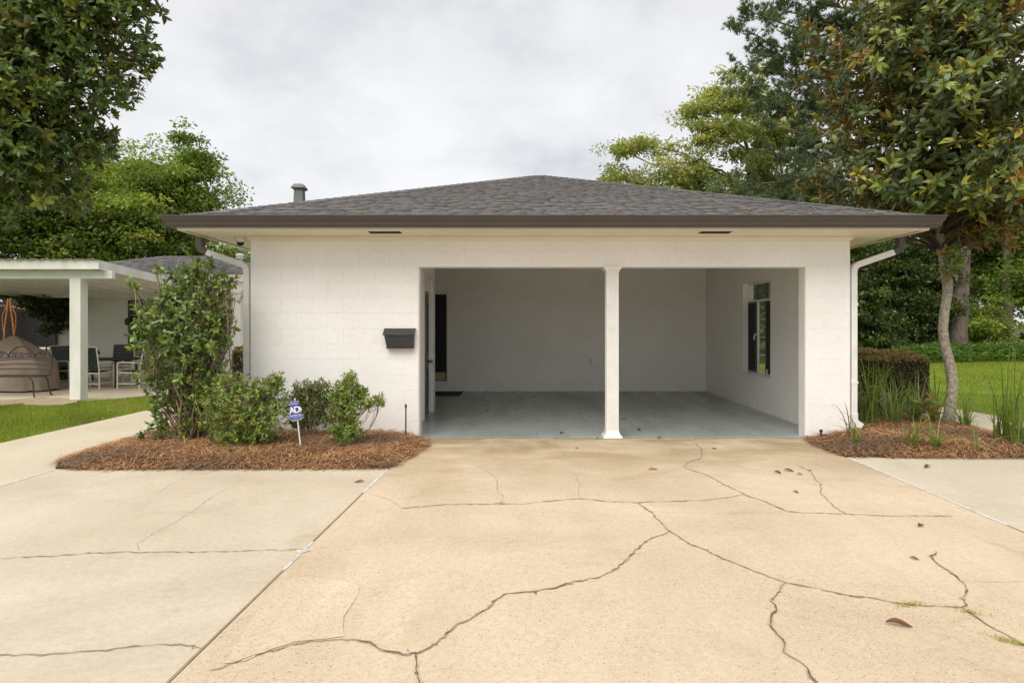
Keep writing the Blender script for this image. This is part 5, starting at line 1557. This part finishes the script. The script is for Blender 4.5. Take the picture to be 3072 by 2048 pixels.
# far wood closing the view
lobes3 = []
for i in range(60):
    a = -1.15 + 2.3*i/59
    d = 85 + RNG.normal()*5
    lobes3.append(((math.sin(a)*d, math.cos(a)*d, 3+RNG.random()*4), (4, 3, 4+RNG.random()*3)))
P, U0, idx = lobe_points(lobes3, 1500, .5)
off = RNG.normal(size=(len(P), 30, 3))*1.0
Bq = (P[:, None]+off).reshape(-1, 3); n_ = len(Bq)
C = np.array([(.05,.085,.024),(.04,.066,.02),(.065,.10,.03)])[RNG.integers(0, 3, n_)]*RNG.uniform(.8, 1.2, (n_, 1))
L = RNG.uniform(.4, .8, n_)
o = leaf_obj('treeline', Bq, rdir(n_), rdir(n_)*.6+[0, 0, 1], L, L*.6, C, M['leaf'], None, hi=False)
tag(o, 'far wooded treeline closing the view behind the lawn', 'treeline', kind='stuff')

# fern-like ground cover strip at the far lawn edge
n_ = 34000
x = RNG.uniform(9, 46, n_); yfront = 25.6 + .10*(x-15) + .5*np.sin(x*.7); y = yfront + RNG.random(n_)**1.3*6
hgt = .62 + .12*np.sin(x*1.9)*np.sin(y*1.3) + RNG.normal(size=n_)*.06
z = np.clip(hgt*np.minimum(1, .35+(y-yfront)*1.2)*RNG.uniform(.55, 1.0, n_), .05, 1)
Bq = np.stack([x, y, z], 1)
D = unit(RNG.normal(size=(n_, 3))*[1, 1, .3] + [0, -.4, .15]); U = RNG.normal(size=(n_, 3))*.4+[0, 0, 1]
C = np.array([(.040,.085,.024),(.052,.100,.028),(.030,.066,.020)])[RNG.integers(0, 3, n_)]*RNG.uniform(.75, 1.25, (n_, 1))
L = RNG.uniform(.16, .34, n_)
o = leaf_obj('ground_cover', Bq, D, U, L, L*.36, C, M['leaf'], None, hi=False)
tag(o, 'dense fern-like ground cover along the far edge of the lawn', 'ground cover', kind='stuff')

# ---- clipped purple hedges
def hedge(label, x0, x1, y0, y1, h, zb, n, round_right):
    t = thing('hedge', ((x0+x1)/2, (y0+y1)/2, zb), label, 'hedge', 'clipped purple hedges')
    # woody core
    g = G()
    for k in range(int((x1-x0)*5)):
        bx, by = RNG.uniform(x0+.15, x1-.15), RNG.uniform(y0+.15, y1-.15)
        g.tube(limb((bx, by, zb), (bx+RNG.normal()*.12, by+RNG.normal()*.12, h*.85), .016, .006, .08)[0], .012, 5)
    g.build('stems', M['bark'], t)
    P = RNG.uniform(0, 1, (n, 3))
    # push most leaves to the clipped shell
    f = RNG.choice(5, n, p=[.12, .14, .36, .19, .19]); dpt = RNG.random(n)**2.2*.16
    P[:, 0] = np.where(f == 0, dpt/(x1-x0), np.where(f == 1, 1-dpt/(x1-x0), P[:, 0]))
    P[:, 1] = np.where((f == 2), dpt/(y1-y0), P[:, 1])
    P[:, 2] = np.where(f >= 3, 1-dpt/h, P[:, 2])
    X = x0+(x1-x0)*P[:, 0]; Yq = y0+(y1-y0)*P[:, 1]; Z = zb+.05+(h-.05)*P[:, 2]
    rr = .45
    for s, xe in ((1, x1), (-1, x0)):
        # rounded corners in plan and over the shoulder
        d = np.maximum(0, rr-(xe-X)*s); dyc = np.maximum(0, rr-(Yq-y0))
        q = np.hypot(d, dyc); ex = np.where((d > 0) & (dyc > 0), np.maximum(0, q-rr), 0)
        X -= s*ex*d/(q+1e-6); Yq += ex*dyc/(q+1e-6)
        d2 = np.maximum(0, .28-(xe-X)*s); z2 = np.maximum(0, .28-(h-Z)); q2 = np.hypot(d2, z2); e2 = np.where((d2 > 0) & (z2 > 0), np.maximum(0, q2-.28), 0)
        Z -= e2*z2/(q2+1e-6); X -= s*e2*d2/(q2+1e-6)
    d3 = np.maximum(0, .15-(Yq-y0)); z3 = np.maximum(0, .15-(h-Z)); q3 = np.hypot(d3, z3); e3 = np.where((d3 > 0) & (z3 > 0), np.maximum(0, q3-.15), 0)
    Z -= e3*z3/(q3+1e-6); Yq += e3*d3/(q3+1e-6)
    Z += .025*np.sin(X*7)*np.cos(Yq*6) + RNG.normal(size=n)*.012; Yq += RNG.normal(size=n)*.015
    B = np.stack([X, Yq, Z], 1); c = np.array([(x0+x1)/2, (y0+y1)/2, h*.4])
    D = unit(unit(B-c) + RNG.normal(size=B.shape)*.8); U = RNG.normal(size=B.shape)*.8+[0, 0, .8]
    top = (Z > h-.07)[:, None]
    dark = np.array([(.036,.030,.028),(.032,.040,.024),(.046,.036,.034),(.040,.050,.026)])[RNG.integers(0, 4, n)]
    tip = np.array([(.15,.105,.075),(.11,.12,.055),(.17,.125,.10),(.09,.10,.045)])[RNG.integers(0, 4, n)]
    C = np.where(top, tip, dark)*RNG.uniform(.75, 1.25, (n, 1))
    L = RNG.uniform(.028, .056, n)
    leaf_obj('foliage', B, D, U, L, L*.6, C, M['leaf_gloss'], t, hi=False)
hedge('clipped purple-leaved hedge with rounded end beside the garden path', 4.62, 6.78, 10.0, 11.5, .98, .06, 60000, True)
hedge('clipped purple-leaved hedge behind the tall shrub at the garage side', -4.98, -3.62, 10.6, 13.4, 1.10, .09, 34000, True)

# ---- shrubs in the left bed
def shrub(name, label, group, base, stems, blobs, n_cl, n_leaf, L0, palette, probs, wr, stem_r, spread=(.5, 1.35), own=0, mat='leaf_gloss', sub=.5, power=.5, hi=True):
    t = thing(name, base, label, 'shrub', group)
    P, U0, idx = lobe_points(blobs, n_cl, power)
    ok = P[:, 2] > base[2]+.03
    P, U0, idx = P[ok], U0[ok], idx[ok]
    g = G(); base = np.array(base)
    for i, (c, r) in enumerate(blobs):
        c = np.array(c)
        for s in range(stems):
            b0 = base + [RNG.normal()*.05, RNG.normal()*.05, -.02]
            e = c + rdir(1)[0]*np.array(r)*.5
            LP, LR = limb(b0, e, stem_r, stem_r*.45, .10, .02, 9); g.tube(LP, LR, 6)
            for q in P[idx == i][s::stems*2]:
                j = random.randrange(3, 9)
                a, b = limb(LP[j], q, stem_r*.4, .0018, .08, .03, 5); g.tube(a, b, 4, caps=False)
    g.build('stems', M['stem'], t, smooth=True)
    pk = RNG.choice(len(palette), size=len(P), p=probs)
    arr = rosettes(P, U0*.8 + RNG.normal(size=P.shape)*.4 + [0, 0, .6], n_leaf, L0, palette, pk, wr, spread, .25)
    ok = arr[0][:, 2] > base[2]+.02
    arr = [a[ok] for a in arr]
    order = np.argsort(np.linalg.norm(arr[0]-np.array([0, 0, CAM_H]), axis=1))
    if own:
        own_leaves(arr, order[:own], M[mat], t)
    leaf_obj('foliage', *[a[order[own:]] for a in arr], M[mat], t, hi=hi)
    return t
def SB(Y, lst): return [(at(px, py, Y+dy), (r, r*.85, r*rz)) for px, py, dy, r, rz in lst]
b0 = (-3.98, 7.65, lbz(-3.98, 7.65))
pal_c = [(.044,.080,.026),(.058,.100,.030),(.074,.122,.034),(.034,.062,.022),(.105,.165,.032),(.145,.185,.036)]
shrub('camellia_shrub', 'tall leafy shrub with many thin stems at the garage corner', None, b0, 3,
      SB(7.65, [(590,800,0,.16,1.2),(550,850,0,.26,1.0),(640,860,0,.24,1.1),(510,890,0,.18,1.0),(480,960,-.1,.30,.9),(580,940,-.1,.36,.9),(660,960,0,.22,1.0),(450,1010,-.1,.28,.8),(530,1030,-.15,.38,.8),(620,1050,-.1,.34,.8),(480,1110,0,.30,.9),(580,1130,-.1,.34,.9),(640,1140,0,.24,.8),(500,1200,0,.26,1.0),(580,1220,0,.26,1.0),(480,1270,0,.16,1.0),(560,1280,0,.18,.9),(440,1300,-.1,.07,1.0),(420,920,0,.14,.9),(690,900,0,.12,.7),(680,1020,0,.12,.7),(470,800,0,.08,1.2),(630,785,0,.09,1.3),(690,850,0,.09,1.0),(400,860,0,.08,1.0),(700,960,0,.09,.8)]),
      1100, 6, .082, pal_c, [.24,.26,.20,.14,.11,.05], .44, .011, own=300)
pal_a = [(.080,.132,.032),(.064,.110,.028),(.10,.155,.036),(.050,.085,.025),(.14,.18,.036),(.15,.13,.045)]
pr = [.28,.26,.18,.15,.08,.05]
GA = 'azalea shrubs in the pine straw bed'
b1 = (-3.18, 7.35, lbz(-3.18, 7.35))
shrub('azalea_shrub', 'widest rounded azalea, between the tall shrub and the yard sign', GA, b1, 2,
      SB(7.35, [(700,1160,.05,.24,.8),(640,1200,0,.24,.8),(780,1170,0,.24,.8),(825,1150,.15,.16,1.0),(830,1215,.1,.20,1.0),(720,1230,-.12,.34,.8),(790,1260,-.1,.26,.8),(650,1260,0,.22,.9),(700,1300,-.15,.24,.7),(770,1305,-.12,.20,.7),(830,1125,.2,.06,1.4)]), 1500, 6, .046, pal_a, pr, .40, .007, own=0)
b2 = (-2.62, 7.75, lbz(-2.62, 7.75))
shrub('azalea_shrub', 'thin azalea directly behind the blue yard sign', GA, b2, 2,
      SB(7.75, [(910,1170,0,.16,.9),(960,1165,0,.17,.8),(890,1200,.05,.14,1.0),(940,1215,0,.20,.8),(985,1200,0,.14,.9),(890,1260,0,.12,.8),(970,1255,0,.14,.8),(925,1265,0,.12,.8)]), 700, 6, .041, [(.048,.076,.022),(.062,.094,.026),(.036,.056,.020),(.10,.075,.035)], [.36,.34,.22,.08], .40, .006)
b3 = (-2.08, 7.4, lbz(-2.08, 7.4))
shrub('azalea_shrub', 'upright azalea with one long side branch, beside the yard sign', GA, b3, 2,
      SB(7.4, [(1050,1150,0,.12,1.3),(1020,1180,0,.16,.9),(1075,1175,.05,.12,1.0),(1040,1215,0,.18,.8),(1100,1205,0,.13,.6),(1140,1200,0,.10,.7),(1010,1240,0,.14,.7),(1055,1255,0,.12,.8),(1010,1285,-.05,.15,.6),(1050,1295,-.05,.16,.6),(1030,1318,-.05,.08,.8)]), 800, 6, .044, pal_a, pr, .40, .006)

# ---- strappy grass clumps in the right bed
def clump(px, py, hgt, n, spread, arch, col, label, width=.018):
    n = int(n*1.7)
    x, y = gp(px, py, .07); z = rbz(x, y) if x < 6.6 else 0.0
    t = 0
    a = RNG.uniform(0, 2*math.pi, n); H = hgt*1.35*RNG.uniform(.35, 1.08, n); out_ = H*np.abs(RNG.normal(size=n))*arch*1.7 + .03
    bx = x + RNG.normal(size=n)*spread; by = y + RNG.normal(size=n)*spread*.7
    k = 7; V = []
    for s in np.linspace(0, 1, k):
        r = out_*s**1.8
        zz = z - .02 + H*(s - .28*(out_/H)*s**3*1.6)
        w = width*(1-s)**.6*RNG.uniform(.999, 1.001, n) + .0008
        c, s_ = np.cos(a), np.sin(a)
        p = np.stack([bx + c*r, by + s_*r, zz], 1); sd = np.stack([-s_, c, np.zeros(n)], 1)*w[:, None]/2*RNG.choice([1.0], n)[:, None]
        V += [p-sd, p+sd]
    V = np.stack(V, 1).reshape(-1, 3); b = np.arange(n)[:, None]*2*k
    Q = np.concatenate([b+np.array([[0,1,3,2]])+2*i for i in range(k-1)])
    C = np.array(col)[RNG.integers(0, len(col), n)]*RNG.uniform(.8, 1.25, (n, 1))
    o = put('grass_clump', np_mesh('grass_clump', V, [Q], np.repeat(C, 2*k, 0)), M['blade'])
    return tag(o, label, 'grass clump', 'strappy grass clumps in the garden path bed')
gc_ = [(.14,.20,.035),(.11,.165,.032),(.18,.235,.05)]
gl_ = [(.18,.24,.08),(.21,.27,.09),(.13,.19,.05),(.32,.36,.17)]
for px, py, hh, n, sp_, ar, co, lb in (
    (2612, 1276, .80, 46, .05, .18, gc_, 'tall upright grass clump in front of the hedge, near the downspout'),
    (2640, 1250, .78, 40, .06, .25, gc_, 'tall grass clump close against the purple hedge'),
    (2676, 1276, .62, 44, .04, .45, gl_, 'arching pale grass clump in front of the rounded hedge end'),
    (2700, 1240, .72, 70, .10, .6, gl_, 'broad fountain of pale grass spilling past the hedge end'),
    (2745, 1268, .60, 40, .04, .5, gl_, 'arching grass clump between the hedge end and the crooked trunk'),
    (2805, 1268, .70, 12, .03, .25, gc_, 'thin grass clump at the foot of the crooked trunk'),
    (2897, 1282, .45, 26, .04, .5, gc_, 'low drooping grass clump on the path side of the crooked trunk'),
    (2575, 1334, .42, 7, .02, .35, gc_, 'sparse grass tuft beside the downspout outlet'),
    (2552, 1318, .46, 5, .02, .4, [(.16,.14,.07),(.12,.12,.05)], 'dry wispy grass tuft against the garage corner'),
    (2735, 1336, .36, 10, .05, .5, gc_, 'small grass tuft in the open pine straw'),
    (2806, 1341, .34, 16, .02, .6, gl_, 'small bright grass tuft with arching blades in the pine straw'),
    (2925, 1345, .30, 5, .05, .6, gl_, 'sparse few-bladed tuft near the bed edge'),
    (3003, 1318, .80, 18, .05, .35, gc_, 'tall sparse grass clump at the path edge'),
    (3030, 1326, .92, 18, .05, .35, gc_, 'tallest sparse grass clump at the path edge'),
    (3066, 1336, .82, 20, .05, .4, gc_, 'dense grass clump at the path edge')):
    clump(px, py, hh, n, sp_, ar, co, lb)
# pale flowering plant under the hedge
fx = np.array([at(2600+RNG.uniform(-28, 45), 1195+RNG.normal()*14, 9.75+RNG.normal()*.08) for _ in range(260)])
t = thing('flowering_plant', (5.6, 9.75, .06), 'low plant with pale cream blooms under the purple hedge', 'plant')
L = RNG.uniform(.02, .05, 260); Cq = np.where(RNG.random((260, 1)) < .45, np.array([[.62,.56,.40]]), np.array([[.03,.05,.018]]))
leaf_obj('foliage', fx, rdir(260), rdir(260)+[0, 0, .6], L, L*.7, Cq, M['leaf'], t)
g = G()
for q in fx[::12]: g.tube([(q[0], q[1], .05), tuple(q)], .004, 4)
g.build('stems', M['stem'], t)['kind'] = 'stuff'
# seedling sprigs in the left bed
for px, py, n, lb in ((470,1318,10,'dark low sprig at the edge of the pine straw'), (690,1355,5,'tiny bright seedling in the pine straw'), (832,1318,9,'small dark seedling beneath the widest azalea'),(1032,1338,12,'leafy shoots at the foot of the upright azalea')):
    x, y = gp(px, py, .1)
    z = lbz(x, y)
    t = thing('seedling', (x, y, z), lb, 'seedling', 'seedlings in the pine straw')
    Pq = np.array([(x+RNG.normal()*.05, y+RNG.normal()*.04, z+.03+RNG.random()*.08) for _ in range(n)])
    leaf_obj('foliage', *rosettes(Pq, np.tile([[0,0,1.]], (n, 1)), 5, .045, [(.05,.10,.02),(.03,.055,.016)], RNG.integers(0, 2, n), .5), M['leaf_gloss'], t)
    g = G()
    for q in Pq: g.tube([(x, y, z-.02), tuple(q)], .003, 4)
    g.build('stems', M['stem'], t)['kind'] = 'stuff'

# ---- lawn blades
def blades(name, poly, n, hgt, wid, cols, ybias, label):
    A = np.array(poly); lo, hi = A.min(0), A.max(0)
    u = RNG.random(n*3)
    P = np.stack([RNG.uniform(lo[0], hi[0], n*3), lo[1] + (hi[1]-lo[1])*u**ybias], 1)
    P = P[inside(P, poly)][:n]; n = len(P)
    sc = np.clip(P[:, 1]/9.0, 1, 2.2)
    h = hgt*RNG.uniform(.6, 1.3, n)*sc**.4; w = wid*sc
    a = RNG.uniform(0, 6.283, n); lean = RNG.normal(size=(n, 2))*.45*h[:, None]
    sd = np.stack([np.cos(a), np.sin(a)], 1)*w[:, None]/2
    Z = np.full(n, -.022)
    V = np.stack([np.column_stack([P-sd, Z]), np.column_stack([P+sd, Z]), np.column_stack([P+lean, Z+h])], 1).reshape(-1, 3)
    C = np.array(cols)[RNG.integers(0, len(cols), n)]*RNG.uniform(.7, 1.25, (n, 1))
    vx_, vy_ = P[:, 0], P[:, 1]
    pat = np.sin(vx_*1.3+1.7*np.sin(vy_*.9))+np.sin(vy_*1.7+1.3*np.sin(vx_*1.1+2))+.7*np.sin(vx_*4.1+vy_*3.3)
    C = C*(1+.11*pat)[:, None]; dry = np.clip(pat-1.3, 0, 1)[:, None]*.5; C = C*(1-dry)+np.array([.30,.26,.09])*dry
    o = put(name, np_mesh(name, V, [np.arange(3*n).reshape(-1, 3)], np.repeat(C, 3, 0)), M['blade'])
    return tag(o, label, 'grass', kind='stuff')
lc = [(.20,.275,.026),(.165,.235,.024),(.235,.305,.032),(.28,.28,.06)]
blades('grass', [(-6.512,7.0),(-6.518,9.0),(-6.505,10.6),(-6.515,14.1),(-7.25,14.1),(-8.3,12.75),(-9.0,12.3),(-10.05,12.13),(-14,12.13),(-14,7.0)], 110000, .042, .008, lc, 1.2, 'short mown grass between the walkway and the patio')
blades('grass', [(7.98,7.0),(8.0,9.9),(7.93,11.5),(7.5,13.1),(6.6,14.5),(8,26),(34,27.5),(34,7.0)], 150000, .042, .010, lc, 1.5, 'short mown grass between the garden path and the ground cover')
# weeds in the cracks
for k, (px, py, ln, an) in enumerate(((2090,1390,.16,.05),(2232,1408,.12,-.6),(2318,1475,.16,-.7),(1152,1157,.04,0.))):
    x, y = gd(px, py); n = int(110*ln/.16)
    s = RNG.normal(size=n)*ln*.32
    Pq = np.stack([x+s*math.cos(an)+RNG.normal(size=n)*.012, y+s*math.sin(an)+RNG.normal(size=n)*.014, np.full(n, .006)+RNG.random(n)*.008], 1)
    L = RNG.uniform(.008, .018, n)
    o = leaf_obj('crack_moss', Pq, rdir(n)*[1,1,.4]+[0,0,.3], rdir(n)*.5+[0,0,1], L, L*.5, np.array([(.22,.22,.07),(.15,.17,.045),(.28,.25,.10)])[RNG.integers(0, 3, n)], M['leaf'], drv, hi=False)

# ---- fallen leaves on the drive and the carport floor
def fallen(px, py, L, mat, curl, z=0.0, lb='dry brown leaf lying on the concrete drive', rz=None, gr='dry leaves scattered on the drive'):
    x, y = gd(px, py, z)
    g = G(); n, m = 9, 5; V = []
    for i in range(n):
        u = i/(n-1); w = .24*math.sin(math.pi*min(1, u*.92+.05))**.8
        for j in range(m):
            v = (j/(m-1)*2-1); ang = v*curl
            V.append((L*(u-.5), L*w*(math.sin(ang)/max(curl, .05)), L*w*(1-math.cos(ang))*1.0/max(curl, .05) + L*.05*math.sin(u*5)+L*.05))
    g.add(V, [(i*m+j, i*m+j+1, (i+1)*m+j+1, (i+1)*m+j) for i in range(n-1) for j in range(m-1)])
    zmin = min(v[2] for v in g.v)
    me = g.mesh('fallen_leaf'); me.polygons.foreach_set('use_smooth', [True]*len(me.polygons))
    o = put('fallen_leaf', me, mat, None, (x, y, z+.004-zmin), (0, 0, rz if rz is not None else RNG.uniform(0, 6.28)))
    sl = o.modifiers.new('solid', 'SOLIDIFY'); sl.thickness = .0012
    tag(o, lb, 'leaf', gr)
fallen(2065, 1437, .115, M['dryleaf'], 2.0, rz=-.35, lb='large curled brown leaf on the drive near the forked crack')
fallen(1500, 1078, .10, M['yellowleaf'], .5, rz=.1, lb='single yellow leaf on the drive')
for px, py, L in ((2115,1208,.085),(2100,1284,.055),(1786,1086,.09),(1812,1082,.10),(1838,1090,.06),(1640,1031,.07),(2050,1052,.09),(2095,1051,.10),(2130,1073,.12),(2010,1048,.10),(2230,1054,.09),(1325,1030,.05),(1860,1081,.045),(1828,1131,.06)):
    fallen(px, py, L, M['dryleaf'], 1.2)
fallen(825, 1107, .09, M['dryleaf'], .6, lb='rusty brown leaf on the apron beside the sealed joint')
for px, py, L in ((1468,988,.12),(1290,936,.08),(1290,995,.09),(1150,949,.05),(1515,1006,.08),(1372,1006,.06)):
    fallen(px, py, L, M['dryleaf'], 1.2, z=.012, lb='dry brown leaf lying on the painted carport floor', gr='dry leaves on the carport floor')
fallen(1432, 963, .12, M['orange'], .8, z=.014, lb='orange red leaf on the carport floor behind the column', gr=None)
